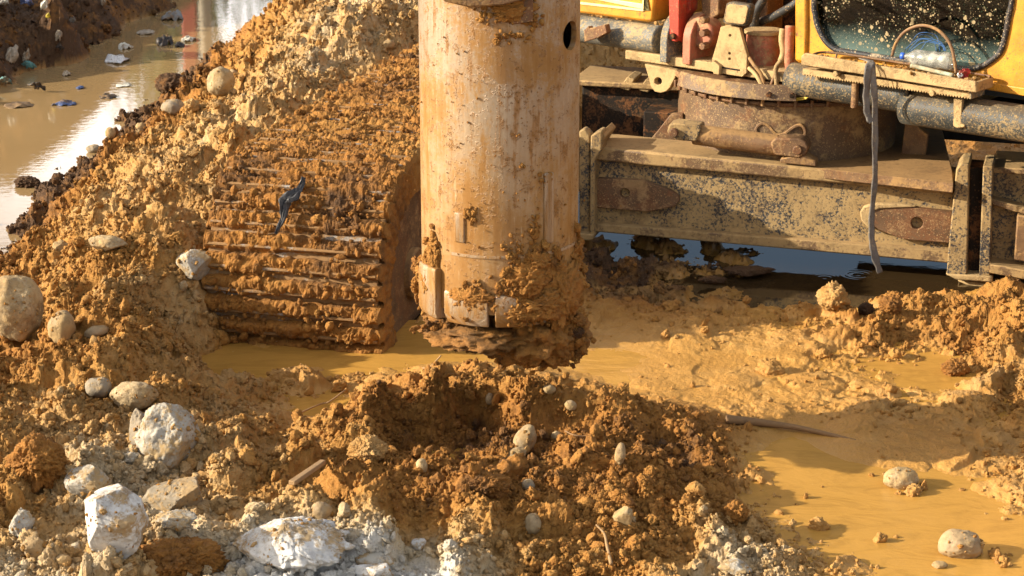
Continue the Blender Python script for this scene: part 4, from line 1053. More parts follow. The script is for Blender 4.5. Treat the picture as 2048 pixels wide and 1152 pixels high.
msk = bmat.math('MAXIMUM', sp, spk)
bmat.set(Base_Color=col, Metallic=bmat.math('MULTIPLY', bmat.math('MULTIPLY', met, .55), bmat.math('SUBTRACT', 1.0, msk)),
         Roughness=bmat.math('ADD', bmat.math('SUBTRACT', .42, bmat.math('MULTIPLY', met, .10)), bmat.math('MULTIPLY', msk, .4)),
         Specular_IOR_Level=.42,
         Normal=bmat.bump(bmat.math('ADD', bmat.math('ADD', bmat.math('MULTIPLY', sp, .8), bmat.math('MULTIPLY', st2, .25)), bmat.math('ADD', bmat.math('MULTIPLY', spk, .5), bmat.math('MULTIPLY', fin, .35))), .55, .006))
BMAT = bmat.m
# shell: tube with a round port cut through
bm = bmesh.new(); seg = 144
rings = []
for (r, z) in ((BR, ZB+.05), (BR, ZB+.6), (BR, ZTOP), (BR-.02, ZTOP), (BR-.02, ZB+.6), (BR-.02, ZB+.05)):
    rings.append([bm.verts.new((BX+r*math.cos(t*math.tau/seg), BY+r*math.sin(t*math.tau/seg), z)) for t in range(seg)])
for i in range(6):
    for t in range(seg): bm.faces.new((rings[i][t], rings[i][(t+1) % seg], rings[(i+1) % 6][(t+1) % seg], rings[(i+1) % 6][t]))
shell = from_bm('shell', bm, BMAT, bar, True)
hz = 2.82-(BY-.15)*math.tan(PITCH-math.atan((576-72)/F))
cut_bm = bm_rod(bpt(61, hz, BR-.12), bpt(61, hz, BR+.1), .052, 32)
cm = bpy.data.meshes.new('cut'); cut_bm.to_mesh(cm); cut_bm.free()
co_ = bpy.data.objects.new('cut', cm); COL.objects.link(co_)
md = shell.modifiers.new('port', 'BOOLEAN'); md.object = co_; md.operation = 'DIFFERENCE'; md.solver = 'EXACT'
bpy.context.view_layer.update()
ev = shell.evaluated_get(bpy.context.evaluated_depsgraph_get())
nm = bpy.data.meshes.new_from_object(ev)
shell.modifiers.clear(); shell.data = nm
try: nm.set_sharp_from_angle(angle=R(40))
except Exception: pass
bpy.data.objects.remove(co_)
rod('inner_core', (BX, BY, ZB+.09), (BX, BY, ZTOP-.1), BR-.06, MAT['dark'], bar, 40)
# cutting shoe: thick arcs with slots between
def arc(name, d0, d1, z0, z1, r0, r1, mat, cham=.02):
    bm = bmesh.new(); n = max(3, int((d1-d0)/3)); rg_ = []
    for i in range(n+1):
        d = d0+(d1-d0)*i/n
        rg_.append([bm.verts.new(bpt(d, z, r)) for r, z in ((r1-cham*.2, z1), (r1, z1-.01), (r1, z0+cham*2), (r1-cham, z0), (r0, z0), (r0, z1))])
    for i in range(n):
        for j in range(6): bm.faces.new((rg_[i][j], rg_[i][(j+1) % 6], rg_[i+1][(j+1) % 6], rg_[i+1][j]))
    bm.faces.new(rg_[0][::-1]); bm.faces.new(rg_[-1])
    return from_bm(name, bm, mat, bar, 'auto', .004)
SHOE = BMAT
for d0, d1 in ((-42, -8), (-3, 52), (57, 108), (113, 150), (155, 200), (205, 250), (255, 283)):
    arc('shoe_segment', d0, d1, ZB, ZB+.125, BR-.03, BR+.012, SHOE)
arc('side_tooth', -70, -47, ZB+.01, ZB+.20, BR-.02, BR+.028, SHOE, .012)
arc('wear_strip', 33, 41, ZB+.30, ZB+.56, BR-.004, BR+.009, SHOE, .004)
arc('wear_strip', -33, -25, ZB+.31, ZB+.42, BR-.004, BR+.007, SHOE, .004)
arc('weld_seam', -36, 70, ZB+.262, ZB+.270, BR-.004, BR+.0035, SHOE, .001)
FC = Frame(BX, BY, 0)
prism('collar_bracket', FC, [(886,3),(938,15),(1006,11),(1062,-4),(1062,-80),(886,-80)], .2, BR+.05, MAT['steel'], bar, bevel=.006)
prism('collar_recess', FC, [(1004,10),(1066,-6),(1066,44),(1030,49),(1004,36)], .2, BR+.004, MAT['rusty'], bar, bevel=.004)
# clay on the barrel
def bhit(u, v):
    d = ray(u, v); a = d[0]**2+d[1]**2; ox, oy = -BX, -BY
    b = 2*(ox*d[0]+oy*d[1]); cc = ox*ox+oy*oy-(BR+.004)**2
    disc = b*b-4*a*cc
    if disc < 0: t = -b/(2*a)
    else: t = (-b-math.sqrt(disc))/(2*a)
    return CAMP+d*t
def caked(name, spots, parent, hit, org, seed, tone):
    rr = np.random.default_rng(seed); P_, S_ = [], []
    for (u, v, su, sv, n, s0, s1) in spots:
        for k in range(n):
            q = hit(u+su*rr.normal(), v+sv*rr.normal())
            P_.append(q); S_.append(min(s1, s0*(1-rr.random())**-.45))
    P_, S_ = np.array(P_), np.array(S_)
    return scatter(name, P_, S_, rr.normal(tone, .15, len(P_)), np.zeros(len(P_)), parent, org, rr)
caked('clay_cake', [
 (1040,590,20,26,150,.007,.020),(1075,528,16,16,90,.007,.021),(1080,590,24,28,150,.007,.024),(1115,590,20,34,130,.008,.026),(1052,632,14,8,36,.006,.015),(1020,560,10,12,46,.006,.016),
 (1030,510,10,10,26,.005,.012),(1070,465,5,16,34,.006,.013),(1040,490,25,12,40,.003,.009),(1100,555,22,26,70,.007,.022),(1142,630,7,26,60,.009,.024),
 (868,510,6,22,60,.008,.018),(850,545,8,16,70,.010,.026),(846,580,6,14,40,.009,.02),(853,600,5,20,20,.006,.012),
 (940,590,24,12,90,.006,.014),(960,610,22,14,60,.006,.013),(920,605,16,8,40,.005,.012),
 (940,430,6,8,26,.005,.012),(1016,78,16,7,26,.005,.012),(975,30,10,14,24,.005,.013),(1040,22,18,12,60,.006,.016),(1060,40,10,8,20,.006,.014),
 (1155,520,6,26,26,.010,.022),(1150,570,6,20,30,.012,.03),(1090,355,12,6,14,.004,.009),(1042,336,3,3,3,.006,.01),
 (1000,520,90,110,120,.0016,.005),(930,250,50,150,60,.0014,.004),(1030,330,60,100,60,.0016,.005)], bar, bhit, (BX, BY, ZB), 21, .16)
CLAYS = mud_material('stuck_clay', 'CONST', .12, .05)
for (u, v, w, h, th, sd) in ((1060,560,66,70,.030,81),(1090,606,84,60,.040,82),(1125,590,60,110,.038,83),(1075,522,44,36,.022,84),(1045,625,56,26,.020,85),(856,560,22,60,.022,86),(868,508,16,46,.014,87),(940,594,80,26,.010,88),(1030,20,70,40,.012,89)):
    q = Vector(bhit(u, v)); nn = Vector((q.x-BX, q.y-BY, 0)).normalized(); tt = Vector((-nn.y, nn.x, 0))
    px = .00187; bm = lump(sd, 5, .7, 0, (1, 1, 1), 1.6, .5, .3)
    wz = max(.35, abs(nn.y))
    for vv in bm.verts:
        a_ = vv.co.x*w*.5*px/wz; b_ = vv.co.z*h*.5*px; c_ = vv.co.y*th
        vv.co = q+tt*a_+Vector((0, 0, b_))+nn*(c_-a_*a_/(2*BR)+.004)
    from_bm('clay_slab', bm, CLAYS, bar)
# soil core hanging out of the shoe
def pix_at(u, v, y): return Vector(at_y(u, v, y))
c0 = pix_at(1075, 655, BY); Pd = (BY*CP_+(H-c0.z)*SP_)/F
core = lump(31, 5, .28, .0, (100*Pd, 130*Pd, 70*Pd), 1.4, .35)
bmesh.ops.translate(core, verts=core.verts, vec=c0)
CORE = mud_material('core_clay', 'CONST', -.12, .12)
from_bm('soil_core', core, CORE, bar)
c1 = pix_at(960, 652, BY-.05)
core = lump(37, 5, .3, .0, (110*Pd, 150*Pd, 26*Pd), 1.6, .35)
bmesh.ops.translate(core, verts=core.verts, vec=c1)
from_bm('soil_core', core, CORE, bar)
fl = from_bm('bottom_flap', bm_prism([pix_at(u, v, BY-.16) for u, v in [(985,668),(1090,672),(1155,640),(1160,690),(1100,733),(1040,726),(1008,738),(990,712),(972,690)]], (0, .05, 0)), CORE, bar, 'auto', .01)
def chit(u, v): 
    return np.array(pix_at(u, v, BY-.17+.05*random.random()))
caked('core_clods', [(1065,700,28,16,120,.009,.024),(1110,690,24,18,90,.009,.026),(1150,660,12,18,70,.009,.026),(1015,695,18,10,50,.008,.018),(900,663,26,6,90,.007,.018),(960,680,22,8,60,.007,.016),(870,655,10,6,40,.007,.016),(1002,725,6,8,14,.007,.013),(1090,722,18,5,40,.007,.015),(1140,690,12,10,30,.008,.018)], bar, chit, (BX, BY, ZB), 23, -.05)

# ================================================================== stones, concrete, clods that stand out
def stone_mat(name, col, mudcol=(.44, .29, .125), cover=.4, rough=.85, top=0.0, sp=.3):
    return dirty(name, col, rough, 0, mudcol, cover, sp, 0, .6, top)
SM = dict(tan=stone_mat('tan_cobble', (.44, .32, .17), cover=.62, rough=.7), pale=stone_mat('pale_cobble', (.40, .28, .145), cover=.66, rough=.75),
          grey=stone_mat('grey_stone', (.27, .22, .155), cover=.62, mudcol=(.42, .28, .13)), white=stone_mat('white_concrete', (.62, .60, .56), cover=.45, sp=.2),
          conc=stone_mat('grey_concrete', (.43, .39, .32), cover=.6, sp=.3), brown=stone_mat('brown_cobble', (.36, .25, .13), cover=.4, rough=.65),
          clay=mud_material('clay_lump', 'CONST', .0), claydark=mud_material('clay_lump_dark', 'CONST', -.55), claypale=mud_material('clay_lump_pale', 'CONST', .8))  # claydark also carries painted shade on the pool's mud bars
GRP = {}
def rock(name, u, v, w, h, mat, label, kind='cobble', seed=1, cat='stone', ry=None, yaw=0, sub=4, z=None):
    p = ghit(u, v+h*.3, smooth=False)
    c = Vector(at_y(u, v, p.y)); dep = c.y*CP_+(H-c.z)*SP_
    rx = w/2*dep/F; rz = h/2*dep/F*1.04; ryy = ry or (rx+rz)/2
    mr = (rx*ryy*rz)**(1/3); asp = (rx/mr, ryy/mr, rz/mr)
    if kind == 'cobble': bm = lump(seed, sub, .30, 0, (1, 1, 1), .8, .05, .02, asp)
    elif kind == 'block': bm = lump(seed, sub+1, .35, .96, (1, 1, 1), .9, .08, .03, asp, .035)
    elif kind == 'rubble': bm = lump(seed, sub+1, .5, .8, (1, 1, 1), 1.2, .24, .10, asp, .06)
    else: bm = lump(seed, sub+1, .45, .3, (1, 1, 1), 1.2, .45, .15, asp)
    X = np.array([q.co for q in bm.verts]); lo, hi = X.min(0), X.max(0)
    X = (X-(lo+hi)/2)/((hi-lo)/2)
    for q, x in zip(bm.verts, X): q.co = (x[0]*rx, x[1]*ryy, x[2]*rz)
    bmesh.ops.rotate(bm, verts=bm.verts, cent=(0, 0, 0), matrix=Matrix.Rotation(R(yaw), 3, 'Y'))
    bmesh.ops.translate(bm, verts=bm.verts, vec=c+Vector((0, ryy*.35, 0)))
    VN = np.array([q.co for q in bm.verts]); bm.normal_update(); NN = np.array([q.normal for q in bm.verts])
    o = from_bm(name, bm, SM[mat], None, True, label=label, cat=cat)
    if w*h > 1400 and kind != 'clod':
        rr = np.random.default_rng(seed); sc_ = np.sqrt(w*h)/60
        lowness = np.clip((c.z-VN[:, 2])/rz, -1, 1)
        pr = np.clip(fbm(VN[:, 0]*11, VN[:, 1]*11, VN[:, 2]*11, 3)*1.6+.10+.35*np.maximum(lowness, 0), 0, 1)*(NN[:, 1] < .3)*(NN[:, 2] > -.3)
        if pr.sum() > 1:
            k = int(min(40, 10*sc_*sc_)); ii = rr.choice(len(VN), k, p=pr/pr.sum())
            scatter('mud_crumbs', VN[ii], np.minimum(.003*(1-rr.random(k))**-.5, .011), rr.normal(.7, .2, k), np.zeros(k), o, tuple(WL[o.name]), rr)
    if kind != 'clod' and w*h > 250 and c.z > .02:
        rr = np.random.default_rng(seed+500); k = 26
        a_ = rr.uniform(-2.9, .3, k); q_ = rr.uniform(.86, 1.25, k)
        px_ = c.x+np.cos(a_)*rx*q_; py_ = c.y+ryy*.35+np.sin(a_)*ryy*q_
        pz_ = gsample(ZZ, px_, py_); sz0 = np.clip(rr.uniform(.12, .34, k)*min(rx, rz), .004, .03)
        pz_ = np.minimum(pz_+sz0*.3, c.z+rz*.2)
        scatter('packed_mud', np.stack([px_, py_, pz_], -1), sz0, gsample(TONE, px_, py_)+rr.normal(0, .15, k), np.zeros(k), o, tuple(WL[o.name]), rr)
    return o
rock('boulder', 22, 622, 118, 128, 'tan', 'big rounded boulder with a dusty pale top cut off by the left edge', 'cobble', 3, 'boulder', sub=5)
rock('cobble', 122, 660, 54, 72, 'pale', 'pale upright cobble just right of the big left boulder', seed=5)
rock('cobble', 192, 666, 52, 24, 'brown', 'small flat lying brown cobble right of the pale upright one', seed=6, yaw=-14)
rock('stone', 214, 490, 78, 32, 'tan', 'flat tan stone lying halfway up the mound', 'block', 8)
rock('stone', 120, 497, 34, 28, 'pale', 'small pale stone half buried left of the flat tan stone', 'rubble', 9)
rock('stone', 388, 532, 74, 60, 'conc', 'grey white stone touching the left side of the crawler track', 'block', 12)
rock('boulder', 440, 166, 56, 60, 'tan', 'tall rounded boulder standing on the canal bank', 'cobble', 14, 'boulder', yaw=20)
rock('cobble', 466, 148, 18, 18, 'pale', 'tiny pale pebble at the shoulder of the tall bank boulder', seed=15, cat='pebble')
rock('cobble', 345, 216, 50, 32, 'grey', 'dull grey cobble below the tall boulder at the canal edge', seed=16)
rock('cobble', 220, 268, 22, 24, 'pale', 'pale cobble at the water edge halfway down the canal', seed=17)
rock('cobble', 281, 257, 22, 22, 'pale', 'pale cobble sunk in the bank, right of the water edge cobble', seed=18)
rock('cobble', 186, 299, 30, 18, 'grey', 'low grey cobble lying nearest the canal water', seed=19)
rock('cobble', 778, 90, 24, 20, 'pale', 'pale pebble on the rear end of the crawler track mound', seed=20, cat='pebble')
rock('cobble', 266, 796, 100, 54, 'tan', 'wide rounded muddy stone above the grey concrete chunk', seed=21, sub=5)
rock('cobble', 194, 779, 56, 44, 'grey', 'round grey stone left of the wide rounded muddy stone', seed=22)
rock('concrete_chunk', 332, 872, 134, 118, 'conc', 'large angular grey concrete chunk standing left of the spoil heap', 'block', 25, 'concrete', sub=5)
rock('concrete_chunk', 278, 868, 44, 90, 'grey', 'narrow muddy slab leaning against the large grey concrete chunk', 'block', 26, 'concrete')
rock('concrete_chunk', 172, 968, 92, 70, 'conc', 'crumbling pale concrete lump above the bright white block', 'rubble', 27, 'concrete')
rock('concrete_chunk', 232, 1052, 122, 146, 'white', 'bright white broken concrete block in the lower left', 'block', 28, 'concrete', sub=5)
rock('concrete_chunk', 346, 1002, 124, 76, 'grey', 'bluish grey broken slab tilted beside the bright white block', 'block', 29, 'concrete', sub=5, yaw=-18)
rock('concrete_chunk', 348, 1048, 96, 40, 'conc', 'low pale ledge of concrete under the bluish grey slab', 'rubble', 30, 'concrete', yaw=-12)
rock('concrete_chunk', 42, 1054, 52, 60, 'conc', 'small pale chunk at the left edge below the boulder', 'rubble', 33, 'concrete')
rock('concrete_chunk', 62, 1100, 50, 44, 'grey', 'small dull chunk just below the pale chunk at the left edge', 'rubble', 34, 'concrete')
rock('concrete_slab', 586, 1104, 250, 106, 'white', 'broad white crumbly concrete slab at the bottom edge', 'rubble', 35, 'concrete', sub=5)
rock('concrete_chunk', 745, 1126, 86, 36, 'conc', 'pale elongated chunk right of the broad white slab', 'block', 36, 'concrete')
rock('concrete_chunk', 742, 1150, 88, 34, 'white', 'white elongated chunk cut by the bottom edge', 'block', 38, 'concrete')
rock('concrete_chunk', 836, 1092, 34, 26, 'white', 'small white lump by the foot of the spoil heap', 'rubble', 39, 'concrete')
rock('concrete_chunk', 1470, 1140, 70, 36, 'conc', 'low grey chunk of gravelly concrete at the bottom edge near the slurry', 'rubble', 40, 'concrete')
rock('cobble', 642, 1026, 46, 38, 'brown', 'smooth round brown cobble above the broad white slab', seed=41)
rock('cobble', 688, 1024, 26, 34, 'brown', 'small dark cobble next to the smooth round brown one', 'rubble', seed=42)
rock('cobble', 126, 1122, 32, 22, 'pale', 'pale pebble between clods in the lower left corner', seed=43, cat='pebble')
rock('cobble', 232, 938, 22, 20, 'pale', 'small pale pebble above the bright white block', seed=44, cat='pebble')
rock('cobble', 1050, 884, 44, 62, 'tan', 'broad tan cobble embedded in the right wall of the hole', seed=45, yaw=25)
rock('cobble', 1028, 914, 56, 26, 'tan', 'flat tan stone at the bottom right of the hole', seed=46, yaw=-24)
rock('cobble', 1241, 912, 22, 52, 'pale', 'thin upright pale cobble on the right side of the spoil heap', seed=47, yaw=8)
rock('cobble', 1066, 1052, 34, 46, 'tan', 'tan egg shaped cobble low on the front of the spoil heap', seed=48)
rock('cobble', 1246, 1036, 42, 44, 'tan', 'dull angular stone low on the right front of the spoil heap', 'block', seed=49)
rock('cobble', 1056, 972, 28, 24, 'grey', 'grey pebble on the front rim of the hole', seed=50, cat='pebble')
rock('cobble', 1098, 780, 28, 18, 'tan', 'tan pebble on the back crest of the spoil heap', seed=51, cat='pebble')
rock('cobble', 1141, 813, 26, 22, 'brown', 'brown pebble below the back crest of the spoil heap', seed=52, cat='pebble')
rock('cobble', 980, 799, 18, 24, 'brown', 'small upright pebble on the back wall of the hole', seed=53, cat='pebble')
rock('cobble', 843, 934, 24, 30, 'tan', 'tan pebble on the left rim of the hole', seed=54, cat='pebble')
rock('cobble', 1112, 872, 20, 18, 'tan', 'small tan pebble right of the broad tan cobble', seed=55, cat='pebble')
rock('cobble', 1168, 1008, 20, 18, 'tan', 'small round pebble in the middle front of the spoil heap', seed=56, cat='pebble')
rock('boulder', 1922, 1094, 88, 58, 'brown', 'wet rounded rock standing in the slurry in the lower right', 'cobble', 60, 'rock', sub=5, z=0)
rock('boulder', 1804, 962, 72, 44, 'tan', 'muddy half sunk rock in the middle of the right slurry', 'cobble', 61, 'rock', sub=5)
rock('cobble', 1880, 1132, 32, 14, 'pale', 'flat pale pebble in the slurry below the wet rounded rock', seed=62, cat='pebble')
rock('mud_clod', 1472, 1028, 56, 54, 'clay', 'deep orange clod standing alone beside the slurry', 'clod', 63, 'clod')
rock('mud_clod', 1668, 600, 70, 66, 'claypale', 'upright brown clod at the edge of the dark pool', 'clod', 64, 'clod')
rock('mud_clod', 1734, 620, 36, 28, 'claydark', 'small dark clod right of the upright brown clod', 'clod', 65, 'clod')
rock('mud_clod', 1782, 612, 50, 44, 'clay', 'sunlit clod at the left end of the right mound', 'clod', 66, 'clod')
rock('mud_clod', 1912, 738, 62, 40, 'clay', 'rough clod lying in the small puddle on the right', 'clod', 67, 'clod')
rock('mud_clod', 54, 366, 60, 24, 'claydark', 'dark mud islet in the canal near the left edge', 'clod', 68, 'clod')
rock('mud_clod', 345, 172, 80, 50, 'claydark', 'dark crusted clod jutting into the canal', 'clod', 69, 'clod')
rock('mud_clod', 1500, 545, 110, 16, 'claydark', 'long dark mud bar lying in the pool under the beam', 'clod', 70, 'clod')  # darker clay tone paints the shade over the pool, next bar too
rock('mud_clod', 1425, 562, 60, 14, 'claydark', 'short dark mud bar in the left half of the pool', 'clod', 71, 'clod')
rock('mud_clod', 70, 930, 130, 110, 'clay', 'large smooth orange clay lump in the lower left', 'clod', 72, 'clod', sub=5)
rock('mud_clod', 360, 1130, 190, 80, 'clay', 'orange clay lump at the bottom between white block and slab', 'clod', 73, 'clod', sub=5)
rock('mud_clod', 970, 972, 110, 50, 'clay', 'loose orange clay lump on the front rim of the hole', 'clod', 74, 'clod', sub=5)
rock('mud_clod', 735, 905, 90, 60, 'claypale', 'tan crusted clod on the left shoulder of the hole', 'clod', 75, 'clod', sub=5)

# ================================================================== sticks, rag, strap, bottle and litter
wood = plain('weathered_wood', (.30, .18, .08), .85, scale=40, bump=.5)
bark = plain('muddy_bark', (.20, .11, .045), .85, scale=30, bump=.5)
a, b = ghit(584, 982), ghit(648, 944)
a.z += .02; b.z += .03
sd_ = (b-a).normalized().cross(Vector((0, 0, 1))).normalized()
pts = [a-sd_*.012, a+sd_*.012, b+sd_*.009, b-sd_*.012]
from_bm('wood_splinter', bm_prism(pts, (0, 0, .016)), wood, None, 'auto', .003, label='short flat wood splinter lying on the clods left of the hole', cat='wood')
pp = [ghit(1452, 846), ghit(1520, 853), ghit(1600, 864), ghit(1712, 880)]
pp = [p+Vector((0, 0, .016)) for p in pp]; pp[-1].z -= .02
tube('pole', pp, .017, bark, None, 50, 12, lambda t: 1.1-.7*t, label='thin dark pole half sunk in the wet mud', cat='pole')
pp = [ghit(1192, 1066), ghit(1208, 1084), ghit(1214, 1110), ghit(1222, 1145)]
tube('root', [p+Vector((0, 0, .03)) for p in pp], .006, wood, None, 40, 8, lambda t: .5+.6*t, label='thin pale root curling down the front of the spoil heap', cat='root')
pp = [ghit(846, 742), ghit(858, 734), ghit(872, 722), ghit(882, 712)]
tube('root', [ghit(846, 745)+Vector((0, 0, .02)), Vector(at_y(858, 736, 7.75)), Vector(at_y(872, 722, 7.75)), Vector(at_y(882, 711, 7.75))], .0035, wood, None, 30, 6, label='tiny root sticking up from the back of the spoil heap', cat='root')
pp = [ghit(600, 836), ghit(640, 818), ghit(660, 812), ghit(690, 790)]
tube('root', [p+Vector((0, 0, .02)) for p in pp], .0035, wood, None, 30, 6, label='straw coloured root lying by the little puddle', cat='root')
pp = [ghit(1130, 872), ghit(1148, 880), ghit(1180, 884)]
tube('root', [p+Vector((0, 0, .02)) for p in pp], .003, bark, None, 30, 6, label='dark hair root on the sunny side of the hole', cat='root')

# projected crust, to lay the rag on it
_PX = P1.reshape(-1, 3)
_d = _PX[:, 1]*CP_+(H-_PX[:, 2])*SP_
_U = 1024+F*_PX[:, 0]/_d; _Vv = 576-F*(_PX[:, 1]*SP_+(_PX[:, 2]-H)*CP_)/_d
def crust(u, v):
    m = (_U-u)**2+(_Vv-v)**2+1e4*(_d > 10.5)
    near_ = np.argsort(m)[:6]
    return Vector(_PX[near_[np.argmin(_d[near_])]])
def ribbon(name, pts, widths, mat, fold=.3, th=.002, wavy=.006, seed=1, n=60, m=9, side=None, **k):
    path = spline(pts, n); W = np.interp(np.linspace(0, 1, n), np.linspace(0, 1, len(widths)), widths)
    bm = bmesh.new(); rows = []
    for i, p in enumerate(path):
        t = (path[min(i+1, n-1)]-path[max(i-1, 0)]).normalized()
        s = (Vector(side) if side else t.cross(Vector((0, -.6, .8)))); s = (s-t*s.dot(t)).normalized(); nn = s.cross(t).normalized()
        row = []
        for j in range(m):
            f = j/(m-1)-.5
            q = p+s*(f*W[i])
            w_ = mnoise.noise(Vector((f*6+seed, i*.12, seed)))
            q = q+nn*(wavy*w_*2+fold*W[i]*mnoise.noise(Vector((f*9, i*.05+seed*3, 1.7)))) + s*(.15*W[i]*mnoise.noise(Vector((seed*2.0, i*.2, j*.3))))
            row.append(bm.verts.new(q))
        rows.append(row)
    for i in range(n-1):
        for j in range(m-1): bm.faces.new((rows[i][j], rows[i][j+1], rows[i+1][j+1], rows[i+1][j]))
    o = from_bm(name, bm, mat, None, True, **k)
    sm = o.modifiers.new('thickness', 'SOLIDIFY'); sm.thickness = th
    return o
rag_pts = [crust(u, v)+Vector((-.01, -.035, .025)) for u, v in [(613,362),(606,380),(592,396),(576,416),(570,440),(560,474)]]
ribbon('torn_rag', rag_pts, [.02, .028, .06, .062, .03, .012], plain('black_cloth', (.045, .043, .045), .6, var=.6, scale=40), .55, .003, .006, 3, 70, 13,
       label='black torn rag stuck to the muddy crawler track', cat='rag')
strap_m = dirty('grey_webbing', (.17, .155, .14), .7, cover=.4, speck=.5, mud=(.34, .27, .18), bump=.3)
sy_ = FU.P(1748, 170, NT+.03).y
sp_ = [FU.P(1722, 116, NT-.06), FU.P(1738, 121, NT-.005), FU.P(1743, 128, NT+.02)]+[Vector(at_y(u, v, sy_)) for u, v in [(1747,160),(1750,210),(1750,290),(1750,360),(1744,430),(1744,480),(1752,520),(1761,546)]]
ribbon('webbing_strap', sp_, [.026, .034, .034, .032, .028, .028, .028, .03, .034, .036, .024], strap_m, .10, .003, .002, 5, 110, 5, side=(1, .25, 0), label='long grey webbing strap hanging from the step tray to the pool', cat='strap')
lp_ = [FU.P(1744, 124, NT+.016)]+[Vector(at_y(u, v, sy_-.012)) for u, v in [(1736,140),(1733,180),(1733,215),(1738,236),(1743,244)]]
ribbon('strap_end', lp_, [.036, .036, .034, .033, .03, .026], strap_m, .10, .003, .002, 6, 50, 5, side=(1, .25, 0), label='short doubled strap end hanging left of the long strap', cat='strap')
# bottle
def lathe(name, p, q, prof, mat, parent=None, seg=28, crumple=0.0, **k):
    p, q = Vector(p), Vector(q); ax = (q-p); L_ = ax.length; ax.normalize()
    u_ = ax.cross(Vector((0, 0, 1))).normalized(); w_ = u_.cross(ax); bm = bmesh.new(); rg_ = []
    for t, r in prof:
        row = []
        for j in range(seg):
            a_ = j*math.tau/seg
            rr_ = r*(1+crumple*mnoise.noise(Vector((math.cos(a_)*2, math.sin(a_)*2, t*14))))
            row.append(bm.verts.new(p+ax*(t*L_)+u_*(rr_*math.cos(a_))+w_*(rr_*math.sin(a_))))
        rg_.append(row)
    for i in range(len(rg_)-1):
        for j in range(seg): bm.faces.new((rg_[i][j], rg_[i][(j+1) % seg], rg_[i+1][(j+1) % seg], rg_[i+1][j]))
    bm.faces.new(rg_[0][::-1]); bm.faces.new(rg_[-1])
    return from_bm(name, bm, mat, parent, True, **k)
pm = M('clear_plastic'); cc_ = pm.co()
ptr = pm.n('BsdfTransparent', {'Color': (.86, .88, .86, 1)}); pgl = pm.n('BsdfGlossy', {'Color': (1, 1, 1, 1), 'Roughness': .12}); pdf = pm.n('BsdfDiffuse', {'Color': (.55, .52, .45, 1)})
pf_ = pm.n('LayerWeight', {'Blend': .35}, out=1)
pmx = pm.n('MixShader', {0: pm.math('ADD', pm.math('MULTIPLY', pf_, .45), .10), 1: ptr, 2: pgl})
pmx = pm.n('MixShader', {0: pm.math('ADD', .22, pm.math('MULTIPLY', pm.ss(pm.noise(cc_, 18, 4), .45, .65), .4)), 1: pmx, 2: pdf})
pm.t.links.new(pmx, pm.out.inputs[0])
b0, b1 = FU.P(1806, 112, .10), FU.P(1906, 124, .08)
bot = empty('plastic_bottle', (b0+b1)/2, label='clear crumpled plastic bottle lying in the step tray before the window', cat='bottle')
lathe('body', b0+(b1-b0)*.03, b1, [(0, .012), (.04, .013), (.10, .020), (.22, .037), (.30, .039), (.34, .036), (.38, .039), (.5, .039), (.54, .036), (.58, .039), (.70, .039), (.74, .036), (.78, .039), (.94, .039), (.98, .034), (1, .02)], pm.m, bot, crumple=.16)
lathe('cap', b0-(b1-b0)*.045, b0+(b1-b0)*.035, [(0, .012), (.1, .016), (.9, .016), (1, .014)], plain('blue_cap', (.03, .10, .45), .4), bot)
hp = [FU.P(u, v, .11) for u, v in [(1784,112),(1792,86),(1812,62),(1842,51),(1872,58),(1894,78),(1905,102),(1910,130),(1912,146)]]
tube('bent_hoop', hp, .0075, MAT['steel'], None, 60, 10, label='thin bent pipe arching over the plastic bottle', cat='pipe')
bl = bmesh.new(); rr = random.Random(4)
for k in range(6):
    s0 = rr.uniform(1806, 1840); top = rr.uniform(64, 86); e0 = rr.uniform(1868, 1898)
    n_ = .05+.04*rr.random()
    path = spline([FU.P(s0, 104, n_), FU.P(s0+6, (104+top)/2+4, n_+.01), FU.P((s0+e0)/2-8, top, n_), FU.P(e0-8, top+rr.uniform(4, 14), n_-.01), FU.P(e0, 102, n_)], 24)
    t_ = sweep(path, lambda i: [(.0017*math.cos(a_*math.tau/5), .0017*math.sin(a_*math.tau/5)) for a_ in range(5)])
    me_ = bpy.data.meshes.new('tmp'); t_.to_mesh(me_); t_.free(); bl.from_mesh(me_); bpy.data.meshes.remove(me_)
from_bm('blue_string_tangle', bl, plain('blue_nylon', (.02, .09, .26), .6), None, True, label='loose tangle of blue string behind the plastic bottle', cat='string')
tube('painted_stick', [FU.P(1822, 131, .15), FU.P(1860, 140, .15), FU.P(1906, 151, .15)], .010, dirty('pale_green_paint', (.42, .50, .36), .6, cover=.45, mud=(.44, .34, .2)), None, 30, 10, label='pale green muddy stick lying in the step tray', cat='stick')
